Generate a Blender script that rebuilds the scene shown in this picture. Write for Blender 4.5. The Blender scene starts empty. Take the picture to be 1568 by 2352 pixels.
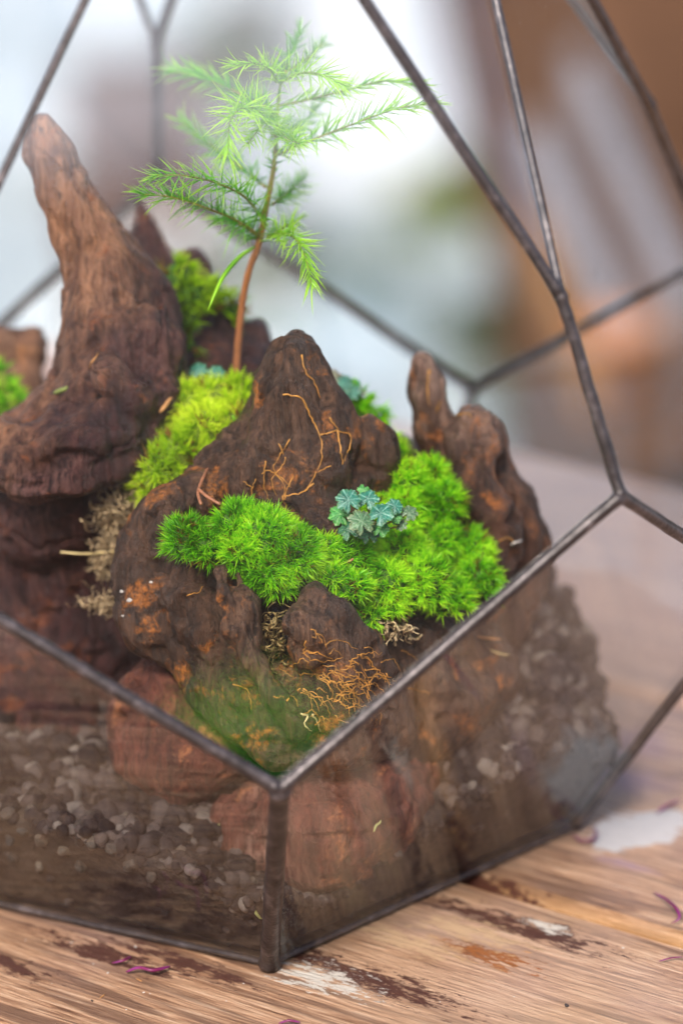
import bpy, math, random
import numpy as np
from mathutils import Vector, Matrix
from mathutils.bvhtree import BVHTree

# ------------------------------------------------------------------ camera, world, sun, exposure
sc = bpy.context.scene
rng = np.random.default_rng(11)
random.seed(11)
U = 0.11                                     # metres per modelling unit (widest radius of the terrarium)
FP = 11884.6                                 # focal length in units of the 1568 x 2352 frame
CAM = np.array([-0.0027296, -0.9722192, 0.4573656])
_P, _Y, _R = math.radians(21.90834), math.radians(1.642752), math.radians(-2.256411)
FWD = np.array([math.sin(_Y)*math.cos(_P), math.cos(_Y)*math.cos(_P), -math.sin(_P)])
_r = np.cross(FWD, [0, 0, 1]); _r /= np.linalg.norm(_r); _u = np.cross(_r, FWD)
RT = _r*math.cos(_R) + _u*math.sin(_R)
UP = -_r*math.sin(_R) + _u*math.cos(_R)

cd = bpy.data.cameras.new('camera'); cam = bpy.data.objects.new('camera', cd)
sc.collection.objects.link(cam); sc.camera = cam
cam.matrix_world = Matrix(((RT[0], UP[0], -FWD[0], CAM[0]), (RT[1], UP[1], -FWD[1], CAM[1]), (RT[2], UP[2], -FWD[2], CAM[2]), (0, 0, 0, 1)))
cd.sensor_fit = 'VERTICAL'; cd.sensor_height = 36.0; cd.lens = FP*36/2352
cd.clip_start = 0.02; cd.clip_end = 300
cd.dof.use_dof = True; cd.dof.focus_distance = 0.992; cd.dof.aperture_fstop = 7.6

SUN_EL, SUN_AZ = math.radians(46), math.radians(196)      # azimuth measured from +Y towards +X
w = bpy.data.worlds.new('World'); sc.world = w; w.use_nodes = True
sky = w.node_tree.nodes.new('ShaderNodeTexSky'); sky.sky_type = 'NISHITA'; sky.sun_disc = False
sky.sun_elevation = SUN_EL; sky.sun_rotation = SUN_AZ; sky.air_density = 1.0; sky.dust_density = 3.5; sky.ozone_density = 1.0
bg = w.node_tree.nodes['Background']; bg.inputs[1].default_value = 0.135
w.node_tree.links.new(sky.outputs[0], bg.inputs[0])
sl = bpy.data.lights.new('sun', 'SUN'); sl.energy = 2.4; sl.angle = math.radians(12); sl.color = (1.0, 0.94, 0.86)
so = bpy.data.objects.new('sun', sl); sc.collection.objects.link(so)
sd = Vector((math.sin(SUN_AZ)*math.cos(SUN_EL), math.cos(SUN_AZ)*math.cos(SUN_EL), math.sin(SUN_EL)))
so.rotation_euler = sd.to_track_quat('Z', 'Y').to_euler()
sc.view_settings.view_transform = 'Standard'; sc.view_settings.look = 'None'
sc.view_settings.gamma = 1; sc.view_settings.exposure = 1.03
sc.cycles.use_denoising = True
sc.cycles.max_bounces = 10; sc.cycles.transparent_max_bounces = 24; sc.cycles.diffuse_bounces = 3
sc.cycles.glossy_bounces = 4; sc.cycles.transmission_bounces = 6
sc.cycles.caustics_reflective = False; sc.cycles.caustics_refractive = False

# ------------------------------------------------------------------ geometry helpers
def ray(px, py):
    d = FWD*FP + RT*(px-784) - UP*(py-1176)
    return d/np.linalg.norm(d)
def at(px, py, ymm):                          # point on the vertical plane y = ymm millimetres
    d = ray(px, py); return CAM + d*((ymm/1000 - CAM[1])/d[1])
def on_z(px, py, z=0.0):                      # point on a horizontal plane
    d = ray(px, py); return CAM + d*((z - CAM[2])/d[2])
def pr(r, ymm=-20):                           # a picture radius as metres near the terrarium
    return r*(1.0 + (ymm+20)/1000*0.93)/FP*1.0

col = sc.collection
def tag(o, label=None, cat=None, group=None, kind=None):
    if label: o['label'] = label
    if cat: o['category'] = cat
    if group: o['group'] = group
    if kind: o['kind'] = kind
    return o
def empty(name, loc, label, cat, group=None, rz=0):
    o = bpy.data.objects.new(name, None); col.objects.link(o); o.location = loc; o.rotation_euler.z = rz
    o.empty_display_size = 0.01
    return tag(o, label, cat, group)
def mesh_np(name, V, quads=None, tris=None, smooth=True, cols=None, mat_index=None):
    me = bpy.data.meshes.new(name)
    V = np.asarray(V, np.float32)
    loops = []; starts = []; n = 0
    nq = 0 if quads is None else len(quads); nt = 0 if tris is None else len(tris)
    li = []
    if nq: li.append(np.asarray(quads, np.int32).ravel())
    if nt: li.append(np.asarray(tris, np.int32).ravel())
    li = np.concatenate(li)
    st = np.concatenate([np.arange(nq)*4, nq*4 + np.arange(nt)*3]).astype(np.int32)
    me.vertices.add(len(V)); me.vertices.foreach_set('co', V.ravel())
    me.loops.add(len(li)); me.loops.foreach_set('vertex_index', li)
    me.polygons.add(nq+nt); me.polygons.foreach_set('loop_start', st)
    me.update(calc_edges=True)
    me.polygons.foreach_set('use_smooth', np.full(nq+nt, smooth)); 
    if cols:
        for k, arr in cols.items():
            arr = np.asarray(arr, np.float32)
            if arr.ndim == 1:
                a = me.attributes.new(k, 'FLOAT', 'POINT'); a.data.foreach_set('value', arr)
            elif arr.shape[1] == 3:
                a = me.attributes.new(k, 'FLOAT_VECTOR', 'POINT'); a.data.foreach_set('vector', arr.ravel())
    me.validate()
    return me
def link(name, me, mat, parent=None):
    o = bpy.data.objects.new(name, me); col.objects.link(o)
    if mat and not me.materials: me.materials.append(mat)
    if parent:
        o.parent = parent
        o.matrix_parent_inverse = Matrix.LocRotScale(parent.location, parent.rotation_euler, None).inverted()
    return o
class MB:
    def __init__(s): s.v = []; s.q = []; s.t = []; s.n = 0
    def add(s, V, q=None, t=None):
        V = np.asarray(V, float)
        if q is not None and len(q): s.q.append(np.asarray(q)+s.n)
        if t is not None and len(t): s.t.append(np.asarray(t)+s.n)
        s.v.append(V); s.n += len(V)
    def build(s, name, mat, parent=None, smooth=True, cols=None):
        V = np.concatenate(s.v)
        me = mesh_np(name, V, np.concatenate(s.q) if s.q else None, np.concatenate(s.t) if s.t else None, smooth, cols)
        return link(name, me, mat, parent)
    def box(s, c, hx, hy, hz, ax=None, bev=0.0):
        ax = np.eye(3) if ax is None else np.asarray(ax)
        c = np.asarray(c, float)
        if bev <= 0:
            V = [c + ax[0]*x*hx + ax[1]*y*hy + ax[2]*z*hz for x in (-1, 1) for y in (-1, 1) for z in (-1, 1)]
            s.add(V, [(0, 1, 3, 2), (4, 6, 7, 5), (0, 4, 5, 1), (2, 3, 7, 6), (0, 2, 6, 4), (1, 5, 7, 3)])
            return
        idx = {}; V = []
        for x in (-1, 1):
            for y in (-1, 1):
                for z in (-1, 1):
                    for k in range(3):
                        h = [hx-bev, hy-bev, hz-bev]; h[k] += bev
                        idx[(x, y, z, k)] = len(V); V.append(c + ax[0]*x*h[0] + ax[1]*y*h[1] + ax[2]*z*h[2])
        q = []; t = []
        def f(l, nrm):
            p = [np.asarray(V[i]) for i in l]; nn = np.cross(p[1]-p[0], p[2]-p[0])
            if nn @ nrm < 0: l = l[::-1]
            (q if len(l) == 4 else t).append(tuple(l))
        for k in range(3):
            o1, o2 = (k+1) % 3, (k+2) % 3
            for sgn in (-1, 1):
                l = []
                for a, b in ((-1, -1), (1, -1), (1, 1), (-1, 1)):
                    t3 = [0, 0, 0]; t3[k] = sgn; t3[o1] = a; t3[o2] = b; l.append(idx[(*t3, k)])
                f(l, ax[k]*sgn)
            for a in (-1, 1):
                for b in (-1, 1):      # edge along axis k
                    l = []
                    for e, kk in ((-1, o1), (1, o1), (1, o2), (-1, o2)):
                        t3 = [0, 0, 0]; t3[k] = e; t3[o1] = a; t3[o2] = b; l.append(idx[(*t3, kk)])
                    f(l, ax[o1]*a + ax[o2]*b)
        for x in (-1, 1):
            for y in (-1, 1):
                for z in (-1, 1): f([idx[(x, y, z, k)] for k in range(3)], ax[0]*x+ax[1]*y+ax[2]*z)
        s.add(V, q, t)
    def tube(s, pts, rad, n=8, cap=True, flat=1.0):
        pts = np.asarray(pts, float); m = len(pts)
        rad = np.full(m, rad) if np.isscalar(rad) else np.asarray(rad, float)
        T = np.gradient(pts, axis=0); T /= np.linalg.norm(T, axis=1)[:, None]+1e-12
        a = np.array([0, 0, 1.0]) if abs(T[0][2]) < .9 else np.array([1.0, 0, 0])
        N = np.cross(T[0], a); N /= np.linalg.norm(N); V = []
        for i in range(m):
            N = N - T[i]*(N @ T[i]); N /= np.linalg.norm(N)+1e-12; B = np.cross(T[i], N)
            for k in range(n):
                an = 2*math.pi*k/n; V.append(pts[i] + rad[i]*(math.cos(an)*N + flat*math.sin(an)*B))
        q = [(i*n+k, i*n+(k+1) % n, (i+1)*n+(k+1) % n, (i+1)*n+k) for i in range(m-1) for k in range(n)]
        t = []
        if cap:
            V.append(pts[0]-T[0]*rad[0]*.4); V.append(pts[-1]+T[-1]*rad[-1]*.6); c0, c1 = m*n, m*n+1
            t = [(c0, (k+1) % n, k) for k in range(n)] + [(c1, (m-1)*n+k, (m-1)*n+(k+1) % n) for k in range(n)]
        s.add(V, q, t)
def spline(P, n):
    P = np.asarray(P, float)
    if len(P) == 2: return P[0] + (P[1]-P[0])*np.linspace(0, 1, n)[:, None]
    Q = np.vstack([2*P[0]-P[1], P, 2*P[-1]-P[-2]]); out = []
    L = np.linalg.norm(np.diff(P, axis=0), axis=1); cum = np.r_[0, np.cumsum(L)]
    for s_ in np.linspace(0, cum[-1], n):
        i = min(np.searchsorted(cum, s_, side='right')-1, len(P)-2); t = (s_-cum[i])/L[i]
        p0, p1, p2, p3 = Q[i:i+4]
        out.append(.5*((2*p1)+(-p0+p2)*t+(2*p0-5*p1+4*p2-p3)*t*t+(-p0+3*p1-3*p2+p3)*t**3))
    return np.array(out)
# numpy value noise
def _h(x, y, z, s):
    n = (x*374761393 + y*668265263 + z*2147483647 + s*1274126177) & 0xffffffff
    n = ((n ^ (n >> 13))*1274126177) & 0xffffffff
    n = ((n ^ (n >> 15))*2246822519) & 0xffffffff
    return ((n ^ (n >> 16)) & 0xffffff).astype(np.float32)/8388608.0 - 1
def vnoise(p, s=0):
    f = np.floor(p); t = (p-f).astype(np.float32); t = t*t*t*(t*(t*6-15)+10); i = f.astype(np.int64)
    x, y, z = i[..., 0], i[..., 1], i[..., 2]; tx, ty, tz = t[..., 0], t[..., 1], t[..., 2]
    r = 0
    for dx in (0, 1):
        for dy in (0, 1):
            for dz in (0, 1):
                r = r + _h(x+dx, y+dy, z+dz, s)*(tx if dx else 1-tx)*(ty if dy else 1-ty)*(tz if dz else 1-tz)
    return r
def fbm(p, s=0, o=3):
    r = 0; a = 1.0
    for k in range(o): r = r + a*vnoise(p*(2.03**k)+k*7.3, s+k); a *= .5
    return r
def surface_nets(F, o, h):
    s = F < 0; sh = tuple(n-1 for n in F.shape)
    acc = np.zeros(sh+(3,), np.float32); cnt = np.zeros(sh, np.float32); E = []
    for ax in range(3):
        a = np.moveaxis(F, ax, 0)[:-1]; b = np.moveaxis(F, ax, 0)[1:]
        m = (a < 0) != (b < 0); m = np.moveaxis(m, 0, ax)
        I = np.argwhere(m)
        J = I.copy(); J[:, ax] += 1
        fa = F[tuple(I.T)]; fb = F[tuple(J.T)]; pos = I.astype(np.float32); pos[:, ax] += fa/(fa-fb)
        o1, o2 = (ax+1) % 3, (ax+2) % 3
        ok = (I[:, o1] > 0) & (I[:, o2] > 0) & (I[:, o1] < F.shape[o1]-1) & (I[:, o2] < F.shape[o2]-1)
        I, pos, ins = I[ok], pos[ok], (fa[ok] < 0)
        cells = []
        for d1, d2 in ((-1, -1), (0, -1), (0, 0), (-1, 0)):
            c = I.copy(); c[:, o1] += d1; c[:, o2] += d2; cells.append(c)
            acc[tuple(c.T)] += pos; cnt[tuple(c.T)] += 1
        E.append((cells, ins))
    idm = np.full(sh, -1, np.int64); w_ = np.argwhere(cnt > 0); idm[tuple(w_.T)] = np.arange(len(w_))
    V = acc[tuple(w_.T)]/cnt[tuple(w_.T)][:, None]; Q = []
    for cells, ins in E:
        q = np.stack([idm[tuple(c.T)] for c in cells], 1); q[~ins] = q[~ins][:, ::-1]; Q.append(q)
    return o + V*h, np.concatenate(Q)
def vnormals(V, Q):
    n = np.cross(V[Q[:, 2]]-V[Q[:, 0]], V[Q[:, 3]]-V[Q[:, 1]]); N = np.zeros_like(V)
    for k in range(4): np.add.at(N, Q[:, k], n)
    return N/(np.linalg.norm(N, axis=1)[:, None]+1e-12)

# ------------------------------------------------------------------ materials
class NT:
    def __init__(s, name):
        s.m = bpy.data.materials.new(name); s.m.use_nodes = True; s.t = s.m.node_tree; s.t.nodes.clear()
        s.out = s.t.nodes.new('ShaderNodeOutputMaterial')
    def n(s, ty, **k):
        nd = s.t.nodes.new('ShaderNode'+ty)
        for a, v in k.items():
            if a.startswith('i_'):
                key = a[2:]; key = int(key) if key.isdigit() else key.replace('_', ' ')
                s.set(nd.inputs[key], v)
            else: setattr(nd, a, v)
        return nd
    def set(s, inp, v):
        if isinstance(v, bpy.types.NodeSocket): s.t.links.new(v, inp)
        elif hasattr(v, 'outputs'): s.t.links.new(v.outputs[0], inp)
        elif isinstance(v, tuple) and len(v) == 3 and inp.type == 'RGBA': inp.default_value = (*v, 1)
        else: inp.default_value = v
    def math(s, op, a, b=0.5, c=None, clamp=False):
        nd = s.t.nodes.new('ShaderNodeMath'); nd.operation = op; nd.use_clamp = clamp
        s.set(nd.inputs[0], a); s.set(nd.inputs[1], b)
        if c is not None: s.set(nd.inputs[2], c)
        return nd.outputs[0]
    def vmul(s, v, k):
        nd = s.t.nodes.new('ShaderNodeVectorMath'); nd.operation = 'MULTIPLY'; s.set(nd.inputs[0], v); nd.inputs[1].default_value = k
        return nd.outputs[0]
    def vadd(s, a, b):
        nd = s.t.nodes.new('ShaderNodeVectorMath'); nd.operation = 'ADD'; s.set(nd.inputs[0], a); s.set(nd.inputs[1], b); return nd.outputs[0]
    def noise(s, vec, scale, det=4, rough=.55, dist=0.0):
        nd = s.n('TexNoise'); nd.inputs['Scale'].default_value = scale; nd.inputs['Detail'].default_value = det
        nd.inputs['Roughness'].default_value = rough; nd.inputs['Distortion'].default_value = dist
        s.set(nd.inputs['Vector'], vec); return nd.outputs['Fac']
    def ramp(s, f, stops):
        nd = s.n('ValToRGB'); el = nd.color_ramp.elements
        while len(el) < len(stops): el.new(.5)
        for e, (p, c) in zip(el, stops):
            e.position = p; e.color = (*c, 1) if isinstance(c, tuple) else (c, c, c, 1)
        s.set(nd.inputs[0], f); return nd.outputs[0]
    def mix(s, f, a, b):
        nd = s.n('Mix', data_type='RGBA'); s.set(nd.inputs[0], f); s.set(nd.inputs[6], a); s.set(nd.inputs[7], b); return nd.outputs[2]
    def bump(s, h, dist, strength=1.0, nrm=None):
        nd = s.n('Bump'); nd.inputs['Distance'].default_value = dist; nd.inputs['Strength'].default_value = strength
        s.set(nd.inputs['Height'], h)
        if nrm is not None: s.set(nd.inputs['Normal'], nrm)
        return nd.outputs[0]
    def pbsdf(s, colr, rough=.5, nrm=None, metal=0.0, spec=.5, sss=0):
        nd = s.n('BsdfPrincipled'); s.set(nd.inputs['Base Color'], colr); s.set(nd.inputs['Roughness'], rough)
        nd.inputs['Metallic'].default_value = metal; nd.inputs['Specular IOR Level'].default_value = spec
        if nrm is not None: s.set(nd.inputs['Normal'], nrm)
        return nd.outputs[0]
    def done(s, sh): s.t.links.new(sh, s.out.inputs[0]); return s.m
def pos(nt): return nt.n('NewGeometry').outputs['Position']
def simple(name, c, rough=.6, var=.25, scale=200, metal=0.0, bump=0.0, spec=.5):
    nt = NT(name); P = pos(nt); f = nt.noise(P, scale, 4)
    c2 = tuple(x*(1-var) for x in c); c3 = tuple(min(1, x*(1+var)) for x in c)
    C = nt.ramp(f, [(.3, c2), (.7, c3)])
    return nt.done(nt.pbsdf(C, rough, nt.bump(nt.noise(P, scale*2, 3), bump) if bump else None, metal, spec))
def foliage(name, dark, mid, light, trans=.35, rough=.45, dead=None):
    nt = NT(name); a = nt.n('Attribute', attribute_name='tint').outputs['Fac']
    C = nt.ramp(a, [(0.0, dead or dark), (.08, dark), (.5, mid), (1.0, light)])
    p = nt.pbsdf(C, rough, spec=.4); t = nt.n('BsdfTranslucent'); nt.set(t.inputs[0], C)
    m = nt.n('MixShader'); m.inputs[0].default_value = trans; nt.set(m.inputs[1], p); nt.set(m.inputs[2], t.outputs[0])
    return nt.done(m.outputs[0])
def glass_mat(name, dust=1.0):
    nt = NT(name); P = pos(nt)
    lw = nt.n('LayerWeight'); lw.inputs[0].default_value = .5
    f5 = nt.math('POWER', lw.outputs['Facing'], 5.0)
    F = nt.math('MULTIPLY_ADD', f5, .48, .056, clamp=True)
    tr = nt.n('BsdfTransparent'); tr.inputs[0].default_value = (.985, .99, .985, 1)
    gl = nt.n('BsdfGlossy'); gl.inputs['Roughness'].default_value = 0.0; gl.inputs[0].default_value = (1, 1, 1, 1)
    m = nt.n('MixShader'); nt.set(m.inputs[0], F); nt.set(m.inputs[1], tr.outputs[0]); nt.set(m.inputs[2], gl.outputs[0])
    # real specks of dust and a thin film of grime
    vo = nt.n('TexVoronoi'); vo.inputs['Scale'].default_value = 420; nt.set(vo.inputs['Vector'], P)
    cl = nt.ramp(nt.noise(P, 38, 3), [(.42, 0.0), (.68, 1.0)])
    sp = nt.math('MULTIPLY', nt.math('LESS_THAN', vo.outputs['Distance'], .055), cl)
    film = nt.math('MULTIPLY', nt.ramp(nt.noise(P, 14, 4), [(.35, 0.0), (.8, 1.0)]), .012*dust)
    fac = nt.math('MAXIMUM', nt.math('MULTIPLY', sp, .35*dust), film)
    df = nt.n('BsdfDiffuse'); df.inputs[0].default_value = (.8, .8, .82, 1)
    m2 = nt.n('MixShader'); nt.set(m2.inputs[0], fac); nt.set(m2.inputs[1], m.outputs[0]); nt.set(m2.inputs[2], df.outputs[0])
    return nt.done(m2.outputs[0])
def wood_mat(name, dark, mid, rust, pale, rust_amt=.5, gloss=.42, upper=None):
    nt = NT(name); P = pos(nt); G = nt.n('Attribute', attribute_name='grain').outputs['Vector']
    sp = nt.n('SeparateXYZ'); nt.set(sp.inputs[0], G); W3 = nt.math('SUBTRACT', 1.0, nt.math('ADD', nt.math('ADD', sp.outputs[0], sp.outputs[1]), sp.outputs[2]), clamp=True)
    Ws = [sp.outputs[0], sp.outputs[1], sp.outputs[2], W3]
    wr = nt.n('TexNoise'); wr.inputs['Scale'].default_value = 110; nt.set(wr.inputs['Vector'], P)
    PW = nt.vadd(P, nt.vmul(wr.outputs['Color'], (.003, .003, .003)))
    acc1 = acc2 = None
    for wgt, ang in zip(Ws, (0, 45, 90, -45)):
        mp = nt.n('Mapping'); mp.vector_type = 'POINT'; mp.inputs['Rotation'].default_value = (0, math.radians(-ang), 0); mp.inputs['Scale'].default_value = (1, 1, .07)
        nt.set(mp.inputs['Vector'], PW)
        a = nt.math('MULTIPLY', nt.noise(mp.outputs[0], 1100, 5, .68), wgt); b = nt.math('MULTIPLY', nt.noise(mp.outputs[0], 330, 4, .6), wgt)
        acc1 = a if acc1 is None else nt.math('ADD', acc1, a); acc2 = b if acc2 is None else nt.math('ADD', acc2, b)
    g1, g2 = acc1, acc2
    n1 = nt.noise(P, 45, 5, .6, .5); n2 = nt.noise(P, 900, 5, .75)
    n3 = nt.noise(nt.vadd(P, (3, 1, 2)), 120, 7, .72, .4)
    if upper:                                        # the weathered upper part of the piece has bleached
        sx3 = nt.n('SeparateXYZ'); nt.set(sx3.inputs[0], P)
        hgt = nt.math('ADD', nt.math('SUBTRACT', sx3.outputs[2], nt.math('MULTIPLY', nt.math('ADD', sx3.outputs[0], .030), upper[2])), nt.math('MULTIPLY', nt.math('SUBTRACT', nt.noise(P, 70, 5, .65), .5), upper[4]))
        um = nt.ramp(hgt, [(upper[3], 0.0), (upper[3]+.024, 1.0)])
        dark0, mid0 = nt.mix(um, dark, upper[0]), nt.mix(um, mid, upper[1])
    else: dark0, mid0 = dark, mid
    base = nt.mix(nt.ramp(g2, [(.38, 0.0), (.62, 1.0)]), dark0, mid0)
    base = nt.mix(nt.ramp(g1, [(.36, .85), (.52, 0.0)]), base, tuple(x*.35 for x in dark))
    r = nt.math('MULTIPLY', nt.ramp(n3, [(.62-.12*rust_amt, 0.0), (.68-.1*rust_amt, 1.0)]), nt.ramp(n2, [(.40, .1), (.58, 1.0)]))
    base = nt.mix(nt.math('MULTIPLY', r, min(1, .35+.6*rust_amt)), base, rust)
    pl = nt.math('MULTIPLY', nt.ramp(n1, [(.50, 0.0), (.70, .8)]), nt.ramp(g1, [(.44, .0), (.62, 1.0)]))
    base = nt.mix(pl, base, pale)
    dust = nt.math('MULTIPLY', nt.ramp(n2, [(.60, 0.0), (.70, 1.0)]), nt.ramp(n1, [(.40, .0), (.65, .6)]))
    base = nt.mix(dust, base, pale)
    ht = nt.math('ADD', nt.math('ADD', g1, nt.math('MULTIPLY', g2, 1.2)), nt.math('MULTIPLY', n2, .45))
    nb = nt.bump(ht, .0012, 1.0)
    ro = nt.ramp(nt.noise(P, 160, 4), [(.3, gloss-.12), (.7, gloss+.25)])
    return nt.done(nt.pbsdf(base, ro, nb, spec=.36))

M_metal = NT('solder'); _p = pos(M_metal); _f = M_metal.noise(_p, 240, 6, .7)
M_metal = M_metal.done(M_metal.pbsdf(M_metal.ramp(_f, [(.34, (.020, .015, .015)), (.55, (.052, .041, .042)), (.74, (.17, .14, .145))]),
        M_metal.ramp(_f, [(.3, .42), (.7, .3)]), M_metal.bump(M_metal.noise(_p, 700, 3), .0003, .6), metal=.35))
M_glass = glass_mat('glass', .4)
M_glass_dusty = glass_mat('dusty_glass', 1.5)

# ------------------------------------------------------------------ setting: ground, table
def hitline(px, py): return on_z(px, py)
j0, j1 = on_z(1090, 2020), on_z(1568, 2160)
TA = math.atan2(j1[1]-j0[1], j1[0]-j0[0])
tx_, ty_ = np.array([math.cos(TA), math.sin(TA), 0]), np.array([-math.sin(TA), math.cos(TA), 0])
def tl(p): p = np.asarray(p); return np.array([(p-j0) @ tx_, (p-j0) @ ty_])
yb = tl(on_z(1330, 1060))[1]                           # far edge of the table top
GZ = -0.75
nt = NT('pale_ground'); P = pos(nt)
gc = nt.ramp(nt.noise(P, 9, 5, .6), [(.36, (.34, .39, .43)), (.64, (.50, .56, .60))])
gc = nt.mix(nt.ramp(nt.noise(P, 5.5, 3), [(.48, 0.0), (.70, .5)]), gc, (.20, .24, .20))
M_ground = nt.done(nt.pbsdf(gc, .8, nt.bump(nt.noise(P, 60, 4), .004)))
mb = MB(); mb.add([(-90, -90, GZ), (90, -90, GZ), (90, 90, GZ), (-90, 90, GZ)], [(0, 1, 2, 3)])
tag(mb.build('ground', M_ground), kind='structure')

table = empty('wooden_table', (j0[0], j0[1], 0), 'weathered brown plank table with worn varnish and white paint stains under the glass terrarium', 'table', rz=TA)
nt = NT('table_wood')
tc = nt.n('TexCoord'); tc.object = table; T = tc.outputs['Object']
info = nt.n('ObjectInfo').outputs['Random']
off = nt.n('CombineXYZ'); nt.set(off.inputs[0], nt.math('MULTIPLY', info, 3.0)); nt.set(off.inputs[2], nt.math('MULTIPLY', info, 1.7))
TV = nt.vadd(T, off.outputs[0])
gA = nt.noise(nt.vmul(TV, (60, 1150, 40)), 1, 8, .74, .3)
gB = nt.noise(nt.vmul(TV, (12, 190, 20)), 1, 5, .6, .9)
gC = nt.noise(nt.vmul(TV, (9, 34, 9)), 1, 4, .55, .4)
C = nt.ramp(gA, [(.34, (.085, .034, .017)), (.44, (.30, .150, .078)), (.54, (.52, .305, .180)), (.68, (.74, .54, .385))])
C = nt.mix(nt.ramp(gB, [(.38, .8), (.50, 0.0)]), C, (.13, .062, .036))
C = nt.mix(nt.ramp(gC, [(.5, 0.0), (.75, .55)]), C, (.56, .37, .24))
C = nt.mix(nt.ramp(nt.noise(nt.vadd(T, (.3, .7, 0)), 11, 3), [(.56, 0.0), (.78, .3)]), C, (.40, .30, .38))
sx = nt.n('SeparateXYZ'); nt.set(sx.inputs[0], T)
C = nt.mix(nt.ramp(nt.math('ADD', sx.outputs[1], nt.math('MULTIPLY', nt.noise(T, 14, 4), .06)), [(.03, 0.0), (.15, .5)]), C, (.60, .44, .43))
C = nt.mix(nt.ramp(nt.math('ABSOLUTE', sx.outputs[1]), [(.0012, .6), (.0024, 0.0)]), C, (.50, .27, .09))
wob = nt.noise(nt.vmul(T, (170, 520, 1)), 1, 8, .78); wob2 = nt.noise(nt.vmul(T, (60, 110, 1)), 1, 4, .6)
def spot(px, py, rx, ry, edge=.25, wn=wob, amp=3.4, ang=0.0):
    """mask of a stain whose middle shows at px, py; radii in mm along and across the planks"""
    c = tl(on_z(px, py))
    dx = nt.math('DIVIDE', nt.math('SUBTRACT', sx.outputs[0], float(c[0])), rx/1000)
    dy = nt.math('DIVIDE', nt.math('SUBTRACT', sx.outputs[1], float(c[1])), ry/1000)
    d = nt.math('SQRT', nt.math('ADD', nt.math('MULTIPLY', dx, dx), nt.math('MULTIPLY', dy, dy)))
    d = nt.math('ADD', d, nt.math('MULTIPLY', nt.math('SUBTRACT', wn, .5), amp*2))
    return nt.ramp(d, [(max(0, .8-edge), 1.0), (min(1, .8+edge*.3), 0.0)])
for a in [(1190, 2130, 22, 4.5), (1090, 2185, 9, 4), (840, 2250, 24, 5.5), (930, 2045, 16, 3.5), (1080, 2010, 17, 2.5), (240, 2190, 18, 3.6), (700, 2200, 14, 4), (1260, 2140, 11, 4), (420, 2212, 20, 3), (0, 2210, 12, 3.5)]:
    C = nt.mix(spot(*a), C, (.075, .022, .012))
for a in [(1110, 2190, 11, 3.2)]: C = nt.mix(spot(*a, amp=5), C, (.30, .095, .02))
for a in [(1080, 2140, 13, 4.0), (930, 2160, 14, 4)]: C = nt.mix(nt.math('MULTIPLY', spot(*a, amp=4), .7), C, (.56, .37, .21))
for a in [(725, 2245, 9, 4.5), (800, 2270, 6, 2), (1255, 2130, 5, 1.5)]: C = nt.mix(spot(*a, amp=5), C, (.60, .54, .47))
for a in [(1470, 1912, 10.5, 12.5), (1530, 1880, 6, 8)]: C = nt.mix(spot(*a, edge=.12, wn=wob2, amp=1.6), C, (.56, .52, .52))
for a in [(1440, 1700, 15, 9), (1430, 1985, 9, 2.5), (1430, 1790, 14, 8)]: C = nt.mix(nt.math('MULTIPLY', spot(*a, edge=.6, amp=2), .4), C, (.28, .19, .34))
hb = nt.math('ADD', gA, nt.math('MULTIPLY', gB, .5))
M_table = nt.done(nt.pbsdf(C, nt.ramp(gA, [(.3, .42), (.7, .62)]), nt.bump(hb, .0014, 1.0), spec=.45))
edge_y = [yb, yb-.098, yb-.098*2+.0]
k0 = 0
bounds = [0.0]                                           # local y of the joints: one runs at y = 0
ys = [0.0]
while ys[-1] < yb-.04: ys.append(ys[-1]+.094)
ys[-1] = yb
lo = [0.0]
while lo[-1] > -.62: lo.append(lo[-1]-.102)
joints = sorted(set(lo+ys))
for a, b in zip(joints[:-1], joints[1:]):
    mb = MB(); x0, x1 = -.72, .62
    c = np.array([j0[0], j0[1], 0]) + tx_*((x0+x1)/2+random.uniform(-.006, .006)) + ty_*((a+b)/2) + np.array([0, 0, -.0125-random.uniform(0, .0006)*(b < -.05)])
    mb.box(c, (x1-x0)/2, (b-a)/2-.0011, .0125, [tx_, ty_, np.array([0, 0, 1.])], bev=.0020)
    mb.build('plank', M_table, table, smooth=False)
for sx_, sy_ in ((-.62, joints[0]+.06), (.52, joints[0]+.06), (-.62, yb-.06), (.52, yb-.06)):
    mb = MB(); c = np.array([j0[0], j0[1], 0]) + tx_*sx_ + ty_*sy_
    mb.box((c[0], c[1], (GZ-.0275)/2), .03, .03, (-.0275-GZ)/2, [tx_, ty_, np.array([0, 0, 1.])], bev=.003); mb.build('leg', M_table, table, smooth=False)

# ------------------------------------------------------------------ the glass terrarium
RINGS = {'B': (.65259, 0.012, 0), 'M': (1.0, .50973, 0), 'N': (1.03885, .92394, 36), 'V': (.90868, 1.248, 36), 'X': (.4432, 2.13773, 0)}
def TP(k, i):
    rr, z, o = RINGS[k]; a = math.radians(-90 + (i % 5)*72 + o + 4.51726)
    return np.array([rr*math.cos(a), rr*math.sin(a), z])*U
terr = empty('glass_terrarium', (0, 0, 0), 'faceted clear glass terrarium with dark soldered metal edges standing on the plank table', 'terrarium')
faces = {}
for i in range(5):
    faces['low', i] = [TP('B', i), TP('B', i+1), TP('M', i+1), TP('N', i), TP('M', i)]
    faces['up', i] = [TP('M', i), TP('N', i), TP('V', i), TP('X', i), TP('V', i-1), TP('N', i-1)]
    faces['tri', i] = [TP('V', i), TP('X', i+1), TP('X', i)]
faces['base', 0] = [TP('B', i) for i in range(5)][::-1]
PL = []
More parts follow.
